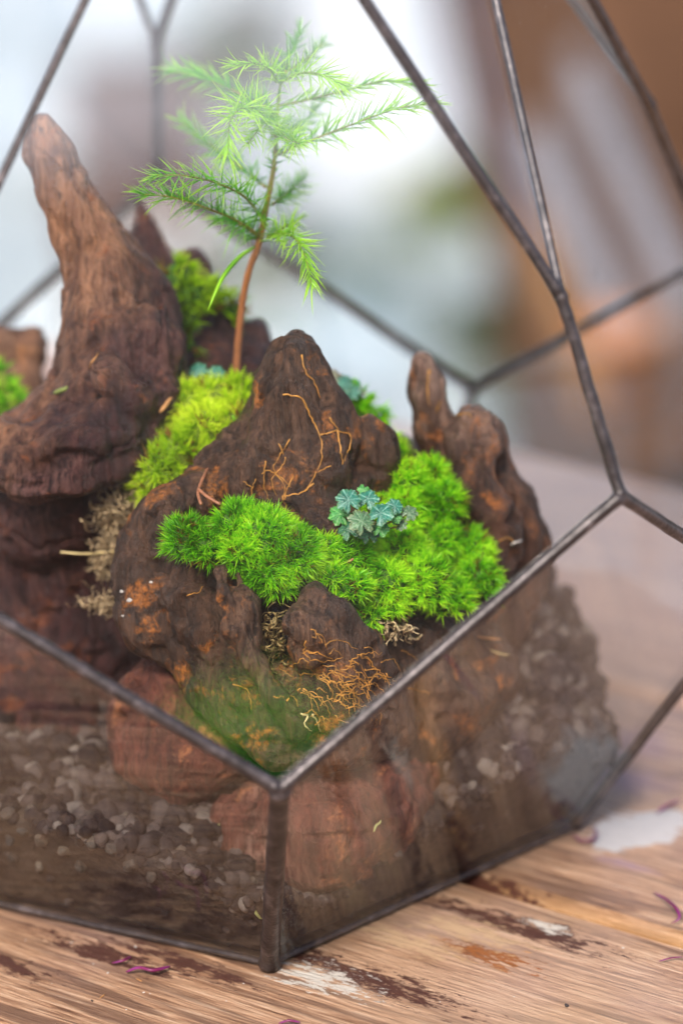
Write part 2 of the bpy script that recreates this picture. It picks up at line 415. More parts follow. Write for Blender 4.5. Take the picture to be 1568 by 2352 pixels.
for key, F in faces.items():
    F = np.array(F); c = F.mean(0); n = np.linalg.svd(F-c)[2][2]
    if n @ (c - np.array([0, 0, .1])) < 0: n = -n
    F = F - np.outer((F-c) @ n, n)
    if key[0] != 'tri': PL.append((n, c @ n))
    c = F.mean(0); F = c + (F-c)*.992; k = len(F); th = .0009
    mb = MB(); V = np.vstack([F+n*th, F-n*th])
    me = bpy.data.meshes.new('glass_pane')
    ordr = list(range(k))
    if np.cross(F[1]-F[0], F[2]-F[1]) @ n < 0: ordr = ordr[::-1]
    fs = [tuple(ordr), tuple(i+k for i in ordr[::-1])] + [(ordr[i], ordr[i]+k, ordr[(i+1) % k]+k, ordr[(i+1) % k]) for i in range(k)]
    me.from_pydata([tuple(v) for v in V], [], fs); me.update()
    link('glass_pane', me, M_glass_dusty if key in (('up', 1),) else M_glass, terr)
def hull(p):
    d = None
    for n, o in PL:
        v = p @ n - o
        d = v if d is None else np.maximum(d, v)
    return d
def bar(a, b, r, name='metal_edge'):
    n = 60; t = np.linspace(0, 1, n); P_ = a + (b-a)*t[:, None]
    s_ = random.randrange(999)
    jit = np.stack([vnoise(np.stack([t*9, t*0+s_, t*0+k], 1), 3) for k in range(3)], 1)*.00006
    rr = r*(1+(.05)*vnoise(np.stack([t*14, t*0+s_+.5, t*0], 1), 5)+.04*vnoise(np.stack([t*37, t*0+s_+.5, t*0], 1), 6)) * (1+.25*np.exp(-(t/.02)**2)+.25*np.exp(-((1-t)/.02)**2))
    mb = MB(); mb.tube(P_+jit, rr, 10); mb.build(name, M_metal, terr)
for i in range(5):
    bar(TP('B', i), TP('B', i+1), .0007, 'base_edge')
    bar(TP('B', i), TP('M', i), .0019 if i == 0 else .0012)
    bar(TP('M', i), TP('N', i), .00128); bar(TP('M', i), TP('N', i-1), .00128)
    bar(TP('N', i), TP('V', i), .00125)
    bar(TP('V', i), TP('X', i), .00118); bar(TP('V', i), TP('X', i+1), .0009)
    bar(TP('X', i), TP('X', i+1), .0013)
def ico(sub=1):
    t = (1+5**.5)/2
    V = np.array([(-1, t, 0), (1, t, 0), (-1, -t, 0), (1, -t, 0), (0, -1, t), (0, 1, t), (0, -1, -t), (0, 1, -t), (t, 0, -1), (t, 0, 1), (-t, 0, -1), (-t, 0, 1)], float)
    F = [(0, 11, 5), (0, 5, 1), (0, 1, 7), (0, 7, 10), (0, 10, 11), (1, 5, 9), (5, 11, 4), (11, 10, 2), (10, 7, 6), (7, 1, 8), (3, 9, 4), (3, 4, 2), (3, 2, 6), (3, 6, 8), (3, 8, 9), (4, 9, 5), (2, 4, 11), (6, 2, 10), (8, 6, 7), (9, 8, 1)]
    V /= np.linalg.norm(V, axis=1)[:, None]
    for _ in range(sub):
        V = list(V); mid = {}; G = []
        def m(a, b):
            k = (min(a, b), max(a, b))
            if k not in mid: p = V[a]+V[b]; V.append(p/np.linalg.norm(p)); mid[k] = len(V)-1
            return mid[k]
        for a, b, c in F:
            x, y, z = m(a, b), m(b, c), m(c, a); G += [(a, x, z), (b, y, x), (c, z, y), (x, y, z)]
        F = G; V = np.array(V)
    return V, np.array(F)
IV1, IF1 = ico(1); IV2, IF2 = ico(2); IV3, IF3 = ico(3)
jm = mesh_np('solder_joint', IV2, tris=IF2)
for k, r in (('B', .0012), ('M', .0015), ('N', .0015), ('V', .00145), ('X', .0016)):
    for i in range(5):
        o = link('solder_joint', jm, M_metal, terr); p = TP(k, i)
        if k == 'B' and i == 0: r0 = .0021
        else: r0 = r
        o.matrix_parent_inverse = Matrix(); o.location = p; o.scale = (r0, r0, r0)

# ------------------------------------------------------------------ driftwood, sculpted as smooth fields
BV = {}
GD = [np.array([0, 0, 1.]), np.array([.7071, 0, .7071]), np.array([1., 0, 0]), np.array([-.7071, 0, .7071])]
def sculpt(chains, h=.00055, lump=.0010, lscale=.011, seed=0, ridge=.0008, clip=.0022, k=.0052, cuts=.0008, iso=.15):
    """chains: lists of (px, py, y in mm, radius in picture units); returns vertices, quads, stretched grain coordinates"""
    segs = []; KS = []
    for ch in chains:
        kc = k
        if not isinstance(ch[0], tuple): kc, ch = ch[0], ch[1:]
        pts = [(at(p[0], p[1], p[2]), pr(p[3], p[2])) for p in ch]
        if len(pts) == 1: pts.append((pts[0][0]+1e-5, pts[0][1]))
        for (a, ra), (b, rb) in zip(pts[:-1], pts[1:]): segs.append((a, b, ra, rb)); KS.append(kc)
    lo_ = np.min([np.minimum(a-ra, b-rb) for a, b, ra, rb in segs], 0)-.004
    hi_ = np.max([np.maximum(a+ra, b+rb) for a, b, ra, rb in segs], 0)+.004
    n = np.ceil((hi_-lo_)/h).astype(int)+1
    F = np.full(n, 1.0, np.float32)
    ax = [lo_[i]+np.arange(n[i])*h for i in range(3)]
    for (a, b, ra, rb), k in zip(segs, KS):
        m = max(ra, rb)+k*2.2
        l = np.minimum(a, b)-m; u = np.maximum(a, b)+m
        s0 = np.clip(((l-lo_)/h).astype(int), 0, n-1); s1 = np.clip(((u-lo_)/h).astype(int)+2, 1, n)
        g = np.stack(np.meshgrid(*[ax[i][s0[i]:s1[i]].astype(np.float32) for i in range(3)], indexing='ij'), -1)
        ab = (b-a).astype(np.float32); pa = g-a.astype(np.float32)
        t = np.clip((pa @ ab)/(ab @ ab+1e-12), 0, 1)
        d = np.linalg.norm(pa-t[..., None]*ab, axis=-1)-(ra+(rb-ra)*t)
        sub = F[s0[0]:s1[0], s0[1]:s1[1], s0[2]:s1[2]]
        hh = np.clip(.5+.5*(sub-d)/k, 0, 1)
        sub[...] = np.where(sub > .5, d, sub*(1-hh)+d*hh-k*hh*(1-hh))
    act = np.argwhere(np.abs(F) < .006); ii = tuple(act.T)
    p = (lo_+act*h)
    ns = fbm(p/lscale, seed, 3)
    cut = 1-np.abs(vnoise(p/np.array([.013, .013, .020])+5.1, seed+9))*5.0
    F[ii] += (lump*ns).astype(np.float32) + (cuts*np.maximum(cut, 0)).astype(np.float32)
    act = np.argwhere(F < .003); ii = tuple(act.T)
    F[ii] = np.maximum(F[ii], (hull(lo_+act*h)+clip).astype(np.float32))
    F[0] = F[-1] = .01; F[:, 0] = F[:, -1] = .01; F[:, :, 0] = F[:, :, -1] = .01
    V, Q = surface_nets(F, lo_, h)
    # blended axis of the limbs = weights of four fixed grain directions
    A = np.zeros_like(V); W = np.zeros(len(V)); O = np.zeros_like(V)
    for a, b, ra, rb in segs:
        ab = b-a; L = np.linalg.norm(ab)
        if L < 1e-4: continue
        t = np.clip(((V-a) @ ab)/(L*L), 0, 1); d = np.linalg.norm(V-a-t[:, None]*ab, axis=1)-(ra+(rb-ra)*t)
        wg = np.exp(-np.maximum(d, 0)/.003)*L; u_ = ab/L
        A += wg[:, None]*u_; O += wg[:, None]*(a+b)/2; W += wg
    A /= np.linalg.norm(A, axis=1)[:, None]+1e-9; O /= W[:, None]+1e-9
    Wd = np.stack([np.abs(A @ d)**7 for d in GD], 1)+1e-4; Wd /= Wd.sum(1)[:, None]
    N = vnormals(V, Q); disp = np.zeros(len(V))
    for i_, d in enumerate(GD):
        g = V-.94*d*(V @ d)[:, None]+.0015*np.stack([vnoise(V/.009, seed+70+k_) for k_ in range(3)], 1)
        r1 = 1-2*np.abs(vnoise(g/.0036, seed+20+i_)); r2 = fbm(g/.0014, seed+31+i_, 2)
        crack = np.maximum(0, 1-np.abs(vnoise(g/.0060+3, seed+50+i_))*8)*(vnoise(V/.010, seed+55) > -.2)
        disp += Wd[:, i_]*(ridge*(.75*r1+.42*r2)-.0012*crack)
    disp += ridge*iso*fbm(V/.0045, seed+41, 3)
    pit = np.maximum(0, vnoise(V/.0042, seed+66)-.55)*4; disp -= .0012*pit
    grain = Wd[:, :3]
    return V+N*disp[:, None], Q, grain
def wood(name, chains, mat, label, seed, part=None, **kw):
    V, Q, G = sculpt(chains, seed=seed, **kw)
    me = mesh_np(name, V, quads=Q, cols={'grain': G})
    o = link(name, me, mat); tag(o, label, 'driftwood' if kw.get('cat') is None else kw['cat'])
    BV[o.name] = BVHTree.FromPolygons([tuple(v) for v in V], [tuple(q) for q in Q.tolist()])
    return o
def surf(px, py, keys, lift=0.0002, dflt=None):
    d = Vector(ray(px, py)); best = None
    for k in keys:
        hit, n, i, dist = BV[k].ray_cast(Vector(CAM), d)
        if hit is not None and (best is None or dist < best[2]): best = (np.array(hit), np.array(n), dist)
    if best is None: return (None, None) if dflt is None else (at(px, py, dflt), np.array([0, -1., .3]))
    return best[0]+best[1]*lift, best[1]

M_woodC = wood_mat('driftwood_brown', (.024, .012, .008), (.090, .043, .025), (.46, .15, .025), (.24, .13, .08), .62, .33)
M_woodA = wood_mat('driftwood_purple', (.022, .007, .008), (.070, .024, .021), (.30, .085, .025), (.22, .11, .095), .4, .36)
M_left = wood_mat('driftwood_left', (.018, .005, .007), (.060, .018, .017), (.30, .085, .025), (.20, .095, .08), .4, .34, upper=((.10, .040, .024), (.40, .195, .110), 1.2, .090, .05))
M_horn = wood_mat('driftwood_pale', (.085, .034, .022), (.30, .145, .085), (.44, .18, .06), (.52, .33, .22), .5, .42)
M_woodD = wood_mat('driftwood_dark', (.020, .008, .006), (.085, .034, .020), (.38, .12, .025), (.26, .13, .08), .6, .32, upper=((.16, .09, .07), (.44, .28, .22), 0.0, .080, .012))
M_rock = wood_mat('red_rock', (.05, .015, .010), (.150, .045, .028), (.40, .15, .06), (.36, .20, .15), .6, .6)

central = wood('driftwood', [
    [(680, 786, -22, 26), (670, 860, -22, 56), (666, 950, -22, 80), (662, 1040, -22, 108), (650, 1130, -20, 130)],
    [(640, 806, -26, 20), (625, 890, -30, 26), (612, 970, -33, 26), (585, 1060, -36, 34), (560, 1120, -38, 34)],
    [(700, 806, -26, 24), (732, 880, -28, 24), (770, 950, -30, 26), (800, 1020, -30, 36), (815, 1090, -30, 40)],
    [(662, 820, -30, 26), (672, 900, -33, 28), (690, 980, -34, 20), (690, 1060, -36, 30), (670, 1120, -36, 36)],
    [(610, 1130, -32, 70), (700, 1150, -34, 80), (800, 1150, -30, 70)], [(640, 1050, -28, 90), (740, 1060, -26, 90), (800, 1100, -24, 80)],
    [(742, 990, -34, 18), (750, 1060, -36, 28), (740, 1130, -36, 40)],
    [(844, 984, -26, 24), (864, 1010, -26, 26), (862, 1060, -26, 30), (845, 1110, -24, 34), (800, 1150, -24, 50)],
    [(560, 1090, -30, 46), (490, 1110, -34, 46), (430, 1150, -38, 42), (380, 1178, -40, 36), (345, 1215, -40, 34)],
    [(500, 1060, -32, 22), (540, 1020, -28, 22), (575, 985, -26, 18)],
    [(712, 1205, -42, 17), (732, 1196, -44, 17), (756, 1202, -44, 17), (768, 1224, -44, 16), (760, 1246, -42, 15)],
    [(600, 1230, -30, 110), (720, 1290, -30, 120), (860, 1330, -26, 110), (960, 1370, -24, 90), (1060, 1430, -22, 66)],
    [(340, 1240, -38, 50), (322, 1320, -40, 56), (330, 1395, -42, 56), (352, 1440, -44, 50), (410, 1462, -46, 44)],
    [(345, 1300, -38, 72), (430, 1330, -42, 74), (480, 1400, -46, 76)],
    [(440, 1290, -46, 30), (430, 1370, -50, 26), (470, 1450, -54, 30)],
    [(410, 1480, -46, 38), (480, 1570, -52, 48), (560, 1650, -58, 50), (640, 1710, -64, 42), (700, 1730, -66, 30)],
    [(480, 1400, -46, 80), (580, 1560, -54, 88), (740, 1640, -54, 90), (860, 1600, -46, 90)],
    [.0022, (508, 1316, -60, 17), (518, 1370, -64, 26), (545, 1440, -66, 28), (585, 1520, -68, 26), (630, 1600, -70, 26), (680, 1680, -70, 26)],
    [.0022, (545, 1318, -60, 15), (572, 1390, -64, 22), (588, 1470, -65, 16)],
    [.0022, (722, 1372, -62, 26), (698, 1440, -66, 42), (712, 1500, -66, 44)],
    [.0022, (722, 1372, -62, 26), (776, 1410, -62, 36), (826, 1480, -60, 44), (862, 1560, -56, 54), (866, 1640, -52, 56)], [.003, (740, 1450, -66, 40), (790, 1500, -64, 40)],
    [(690, 1560, -62, 36), (770, 1570, -64, 36), (850, 1590, -58, 36)], [(700, 1630, -66, 34), (790, 1640, -64, 36), (880, 1650, -54, 40)],
    [(640, 1690, -64, 50), (760, 1700, -60, 54), (880, 1680, -50, 70)],
    [(920, 1470, -42, 40), (1000, 1460, -34, 36), (1080, 1480, -28, 34)],
    [(900, 1500, -38, 74), (1000, 1490, -28, 50), (1100, 1500, -24, 44), (1138, 1520, -24, 32)],
    [(1136, 1512, -26, 32), (1130, 1570, -26, 44), (1040, 1620, -30, 80), (920, 1680, -38, 100), (860, 1780, -42, 100), (820, 1850, -44, 90)],
    [(1000, 1560, -40, 34), (1060, 1600, -36, 30), (1110, 1580, -32, 26)],
], M_woodC, 'knobbly brown driftwood with a broad central peak and orange root threads', 3, lump=.0004, cuts=.0005)

right = wood('driftwood', [
    [(974, 836, -2, 27), (982, 900, -2, 32), (1000, 980, -2, 38), (1030, 1080, -4, 48), (1080, 1170, -6, 60)],
    [(1082, 958, -8, 32), (1100, 1000, -8, 44), (1106, 1060, -8, 48), (1128, 1130, -8, 54), (1168, 1200, -8, 58), (1186, 1275, -8, 60), (1180, 1350, -10, 56), (1150, 1430, -12, 52), (1120, 1500, -10, 60)],
    [(1146, 1100, -8, 26), (1180, 1150, -8, 32), (1212, 1230, -10, 30), (1222, 1290, -10, 26)],
    [(1110, 960, -14, 16), (1118, 1030, -16, 17), (1112, 1100, -18, 16), (1140, 1160, -20, 16), (1185, 1190, -18, 16)],
    [(1070, 960, -14, 14), (1072, 1040, -16, 18), (1085, 1120, -19, 18), (1110, 1190, -21, 18), (1165, 1230, -20, 18), (1190, 1270, -18, 18)],
    [(1040, 1010, -10, 18), (1050, 1090, -14, 18), (1078, 1170, -18, 22), (1110, 1260, -22, 26), (1150, 1310, -20, 28)],
    [(1150, 1360, -18, 24), (1120, 1420, -20, 30)],
    [(1060, 1130, -6, 60), (1100, 1250, -8, 90), (1090, 1380, -8, 84), (1030, 1500, -2, 70), (990, 1600, 4, 70)],
], M_woodD, 'dark finger-tipped driftwood with two stubs rising right of the green moss', 8, ridge=.0008, lump=.0003, cuts=.0004, k=.004)

left = wood('driftwood', [
    [(300, 800, 0, 84), (280, 850, 0, 100), (262, 900, -2, 115), (240, 970, -4, 115)],
    [(300, 760, -4, 90), (330, 830, -6, 66), (320, 900, -8, 70)],
    [(-120, 1040, -8, 60), (-20, 1035, -12, 60), (60, 1060, -16, 62), (160, 1055, -18, 70), (260, 1010, -14, 80), (330, 950, -10, 62)],
    [(60, 980, -6, 50), (150, 940, -8, 60), (220, 900, -8, 70)],
    [(330, 960, -12, 50), (368, 912, -14, 26), (388, 893, -14, 10)],
    [(120, 1120, 0, 110), (110, 1230, 4, 120), (130, 1350, 4, 135), (170, 1480, 0, 130), (160, 1600, 2, 120)],
    [(-20, 985, -16, 24), (50, 1022, -20, 20), (130, 990, -20, 20), (220, 960, -22, 20), (320, 925, -20, 24)],
    [(-20, 1096, -22, 26), (70, 1116, -25, 26), (170, 1100, -26, 24), (270, 1058, -22, 24), (330, 1000, -16, 30)],
    [(60, 1040, -24, 14), (140, 1020, -26, 14), (220, 1010, -26, 16), (290, 990, -22, 18)],
    [(180, 820, -8, 24), (200, 900, -14, 24), (150, 960, -16, 24)], [(350, 700, 2, 40), (365, 780, -2, 40), (350, 850, -4, 50)], [(240, 830, -14, 20), (250, 860, -20, 24), (300, 900, -20, 26)], [(340, 740, -10, 24), (370, 800, -10, 24), (350, 870, -12, 26)],
    [(20, 1240, -2, 60), (60, 1350, 2, 80), (90, 1460, 0, 80)],
    [(-60, 1200, 8, 80), (-60, 1290, 8, 60)], [(20, 1560, -6, 110), (100, 1660, -12, 110), (190, 1740, -20, 90)], [(-60, 1600, -4, 110), (-20, 1740, -14, 100), (80, 1780, -22, 80)],
    [(250, 1240, 8, 100), (260, 1400, 6, 110), (300, 1560, 0, 110)],
    [(-20, 1170, -4, 70), (100, 1190, -6, 90), (230, 1170, -4, 90)],
    [(84, 285, 6, 19), (100, 345, 6, 30), (138, 440, 6, 40), (185, 530, 6, 48), (225, 620, 5, 62), (240, 700, 4, 80), (250, 770, 2, 96), (240, 850, 2, 96)],
    [(106, 290, 4, 13), (128, 350, 4, 22), (170, 440, 3, 28), (225, 530, 3, 36), (275, 610, 2, 48), (320, 690, 2, 62), (330, 770, 0, 66)],
    [(120, 430, 3, 16), (160, 530, 2, 18), (205, 640, -1, 24), (200, 740, -3, 30), (180, 840, -4, 34)], [(190, 480, 1, 14), (250, 600, -2, 20), (270, 700, -5, 26), (280, 780, -7, 26)],
], M_left, 'large driftwood at left, pale leaning horn above a dark purple-brown body with a rolled lip', 21, ridge=.0007, lump=.0004, cuts=.0005)
leftback = wood('driftwood', [
    [(92, 778, 44, 8), (60, 830, 44, 38), (20, 900, 42, 70), (0, 1000, 38, 80)],
    [(-60, 775, 44, 14), (0, 790, 44, 20), (70, 782, 44, 14)], [(-60, 800, 44, 30), (-40, 900, 42, 60), (0, 980, 40, 60)],
], M_horn, 'pale flat-topped driftwood stump at the far left edge behind the moss', 37, h=.001)
back = wood('driftwood', [
    [(322, 475, 50, 15), (342, 545, 48, 20), (362, 620, 44, 26), (380, 700, 38, 34)],
    [(448, 590, 36, 18), (456, 640, 34, 24), (462, 700, 32, 34)],
    [(512, 745, 22, 30), (500, 800, 20, 50), (470, 860, 16, 80), (420, 900, 14, 80)],
    [(588, 760, 26, 28), (575, 820, 24, 45), (560, 880, 18, 70), (600, 960, 10, 90)],
    [(380, 720, 36, 60), (430, 790, 30, 80), (500, 900, 20, 90), (560, 1020, 14, 100), (760, 1040, 10, 80), (860, 1060, 8, 70), (930, 1080, 4, 60)],
    [(400, 950, 12, 90), (360, 1080, 4, 90), (400, 1200, 0, 90), (480, 1340, -4, 120), (600, 1500, 0, 140), (800, 1500, 4, 140), (950, 1500, 6, 120)],
], M_woodA, 'low knobbly driftwood with thin upright stubs behind the seedling', 44, h=.0009)

rock1 = wood('rock', [[(400, 1600, -38, 120), (440, 1700, -44, 110), (400, 1770, -46, 70)], [(320, 1640, -36, 90), (330, 1740, -42, 80)], [(470, 1730, -46, 90), (450, 1790, -46, 50)]],
    M_rock, 'rounded reddish brown rock on the soil below the driftwood, left of the front metal edge', 51, lump=.0008, ridge=.0003)
rock2 = wood('rock', [[(560, 1890, -50, 80), (600, 1960, -52, 70), (540, 1940, -50, 60)], [(640, 1850, -52, 80), (660, 1950, -52, 70)]],
    M_rock, 'small reddish rock low down just behind the front metal edge', 55, lump=.0008, ridge=.0003)
rock3 = wood('rock', [[(740, 1880, -60, 110), (840, 1850, -52, 120), (930, 1800, -42, 100)], [(730, 1960, -60, 90), (820, 1960, -54, 100)], [(960, 1720, -30, 90), (960, 1800, -30, 70)]],
    M_rock, 'big reddish brown rock below the driftwood behind the right lower pane', 59, lump=.0009, ridge=.0005)
for r in (rock1, rock2, rock3): r['category'] = 'rock'

# ------------------------------------------------------------------ soil bed and pellets
def soil_h(x, y):
    g = lambda cx, cy, s, a: a*np.exp(-((x-cx)**2+(y-cy)**2)/(2*s*s))
    hh = .025 + g(.058, .010, .021, .020) + g(.02, .045, .03, .010) + g(-.075, -.045, .025, .009) + g(-.02, .05, .04, .010)
    hh = hh - g(.020, -.060, .013, .013) - g(.004, -.068, .010, .008)
    hh = hh - 1.0*np.maximum(0, x-.066)
    return np.maximum(hh, .008) + .0016*vnoise(np.stack([x/.007, y/.007, x*0], -1), 4) + .0012*vnoise(np.stack([x/.003, y/.003, x*0+9], -1), 5)
h = .0012; lo_ = np.array([-.115, -.115, -.001]); nn = (192, 192, 60)
g = np.stack(np.meshgrid(*[lo_[i]+np.arange(nn[i])*h for i in range(3)], indexing='ij'), -1)
F = np.maximum(g[..., 2]-soil_h(g[..., 0], g[..., 1]), hull(g)+.0016+.0005*vnoise(g/.003, 61)).astype(np.float32)
V, Q = surface_nets(F, lo_, h); N = vnormals(V, Q); V = V+N*(.0005*vnoise(V/.0022, 7))[:, None]*(hull(V) < -.002)[:, None]
nt = NT('soil'); P = pos(nt); f = nt.noise(P, 260, 5, .65); f2 = nt.noise(P, 60, 3)
C = nt.ramp(f, [(.3, (.010, .008, .008)), (.55, (.030, .023, .022)), (.8, (.07, .056, .052))]); C = nt.mix(nt.ramp(f2, [(.5, 0.0), (.7, .5)]), C, (.10, .075, .055))
M_soil = nt.done(nt.pbsdf(C, .85, nt.bump(f, .002), spec=.15))
o = link('soil', mesh_np('soil', V, quads=Q), M_soil); tag(o, 'dark grey-brown granular soil bed filling the bottom of the terrarium', 'soil', kind='stuff')
BV['soil'] = BVHTree.FromPolygons([tuple(v) for v in V], [tuple(q) for q in Q.tolist()])
def lump_mesh(seed, sub=2, amp=.28):
    V, F = ico(sub); V = V*(1+amp*vnoise(V*1.3, seed)+.12*vnoise(V*3.7, seed+1))[:, None]*np.array([1, .85, .75]); return V, F
nt = NT('pellet'); P = pos(nt); f = nt.noise(P, 900, 4, .7)
rd = nt.n('Attribute', attribute_name='tint').outputs['Fac']
C = nt.ramp(rd, [(0.0, (.008, .006, .007)), (.45, (.030, .022, .022)), (.8, (.075, .058, .054)), (1.0, (.16, .135, .12))])
C = nt.mix(nt.ramp(f, [(.5, 0.0), (.75, .4)]), C, (.06, .05, .048))
M_pel = nt.done(nt.pbsdf(C, .8, nt.bump(f, .0006), spec=.15))
nt = NT('pellet_single'); P = pos(nt); f = nt.noise(P, 900, 4, .7); rd = nt.n('ObjectInfo').outputs['Random']
C = nt.ramp(rd, [(0.0, (.02, .015, .013)), (.5, (.048, .036, .028)), (1.0, (.11, .085, .065))])
C = nt.mix(nt.ramp(f, [(.5, 0.0), (.75, .4)]), C, (.12, .095, .075))
M_pel1 = nt.done(nt.pbsdf(C, .75, nt.bump(f, .0006)))
lms = [lump_mesh(70+k, 1, .35) for k in range(6)]
mb = MB(); tints = []; cnt = 0
def rot(n):
    q = rng.normal(size=(n, 4)); q /= np.linalg.norm(q, axis=1)[:, None]; a, b, c, d = q.T
    return np.stack([np.stack([a*a+b*b-c*c-d*d, 2*(b*c-a*d), 2*(b*d+a*c)], 1), np.stack([2*(b*c+a*d), a*a-b*b+c*c-d*d, 2*(c*d-a*b)], 1), np.stack([2*(b*d-a*c), 2*(c*d+a*b), a*a-b*b-c*c+d*d], 1)], 1)
NP = 6500
xy = rng.uniform(-.108, .108, (NP*2, 2)); zz = soil_h(xy[:, 0], xy[:, 1])
top = np.column_stack([xy, zz+rng.uniform(-.0005, .0012, NP*2)])
# pellets pressed to the panes below the soil line
sv = V[(hull(V) > -.0028) & (V[:, 2] > .003)]; sv = sv[rng.integers(0, len(sv), 3500)]
allp = np.vstack([top, sv]); rad = rng.uniform(.0010, .0027, len(allp))*(1+.5*(rng.random(len(allp)) > .93))
d = hull(allp); keep = d < -.0019
keep &= ~((allp[:, 1] > .055))
allp, rad, d = allp[keep], rad[keep], d[keep]; rad = np.minimum(rad, -d*.78-.0004)
RR = rot(len(allp))
for k in range(len(allp)):
    LV, LF = lms[k % 6]; mb.add((LV*rad[k]) @ RR[k].T + allp[k], t=LF); tints.append(np.full(len(LV), rng.random()**1.4))
o = mb.build('soil_pellets', M_pel, cols={'tint': np.concatenate(tints)})
tag(o, 'crumbly grey-brown soil pellets heaped over the bed and pressed to the glass', 'soil', kind='stuff')
# larger pellets one can tell apart behind the left lower pane
big = [mesh_np('soil_lump', *[lump_mesh(90+k, 2, .3)[0]], tris=lump_mesh(90+k, 2, .3)[1]) for k in range(4)]
spots = [(292, 1888, 22), (50, 1905, 18), (25, 1925, 14), (90, 1925, 20), (150, 1950, 19), (180, 1900, 15), (205, 1885, 17), (215, 1935, 17), (120, 1880, 16), (255, 1950, 17), (70, 1870, 17), (20, 1870, 16), (330, 1950, 16), (365, 1925, 15), (300, 1985, 17), (185, 1985, 15), (410, 1960, 16), (440, 2000, 17), (350, 2010, 15), (500, 2010, 15), (95, 1985, 14), (30, 1965, 15), (575, 2030, 16), (400, 1905, 14), (1330, 1645, 24), (1300, 1655, 18), (1230, 1570, 20), (1205, 1520, 17), (1265, 1600, 18), (1345, 1700, 19), (1370, 1750, 15)]
for k, (px, py, r) in enumerate(spots):
    p, n_ = surf(px, py, ['soil'], 0)
    if p is None: continue
    r_ = pr(r); p = p+n_*r_*.35
    hd = float(hull(p[None])[0]); 
    if hd > -r_*1.15: p = p - np.array([p[0], p[1], 0])/np.hypot(p[0], p[1])*(hd+r_*1.2)*1.1
    o = bpy.data.objects.new('soil_lump', big[k % 4]); col.objects.link(o)
    if not big[k % 4].materials: big[k % 4].materials.append(M_pel1)
    o.location = p; o.scale = (r_*1.05,)*3; o.rotation_euler = (rng.random()*6, rng.random()*6, rng.random()*6)
    if k == 0: tag(o, 'pale brown soil lump sitting proud, the highest one behind the left lower pane', 'soil lump', 'soil lumps behind the glass')
    elif k < 24: tag(o, 'grey-brown soil lump lying on the soil bed behind the left lower pane', 'soil lump', 'soil lumps behind the left lower pane')
    else: tag(o, 'dark blurred soil lump on the slope of the right-hand soil mound', 'soil lump', 'soil lumps on the right mound')

# ------------------------------------------------------------------ blades (moss, needles)
def blades(base, dirn, length, width, droop, tint, segs=3):
    """vectorised tapering blades; base, dirn (n,3), length, width, droop (n,)"""
    n = len(base); ts = np.linspace(0, 1, segs+1)
    side = np.cross(dirn, rng.normal(size=(n, 3))); side /= np.linalg.norm(side, axis=1)[:, None]+1e-9
    V = np.zeros((n, segs*2+1, 3)); down = np.array([0, 0, -1.0])
    bend = np.cross(dirn, side)*rng.normal(0, .25, (n, 1))
    for i, t in enumerate(ts):
        c = base+dirn*(length*t)[:, None]+down*(droop*length*t*t)[:, None]+bend*(length*t*t)[:, None]
        wd = width*(1-t**1.6)*(.75+.5*min(t*3, 1))/1.2
        if i < segs: V[:, 2*i] = c-side*wd[:, None]/2; V[:, 2*i+1] = c+side*wd[:, None]/2
        else: V[:, 2*i] = c
    k = segs*2+1; o = (np.arange(n)*k)[:, None]
    q = np.concatenate([o+np.array([[2*i, 2*i+1, 2*i+3, 2*i+2]]) for i in range(segs-1)]); t_ = o+np.array([[2*segs-2, 2*segs-1, 2*segs]])
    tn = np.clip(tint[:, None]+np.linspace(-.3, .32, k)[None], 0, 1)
    return V.reshape(-1, 3), q, t_, tn.reshape(-1)
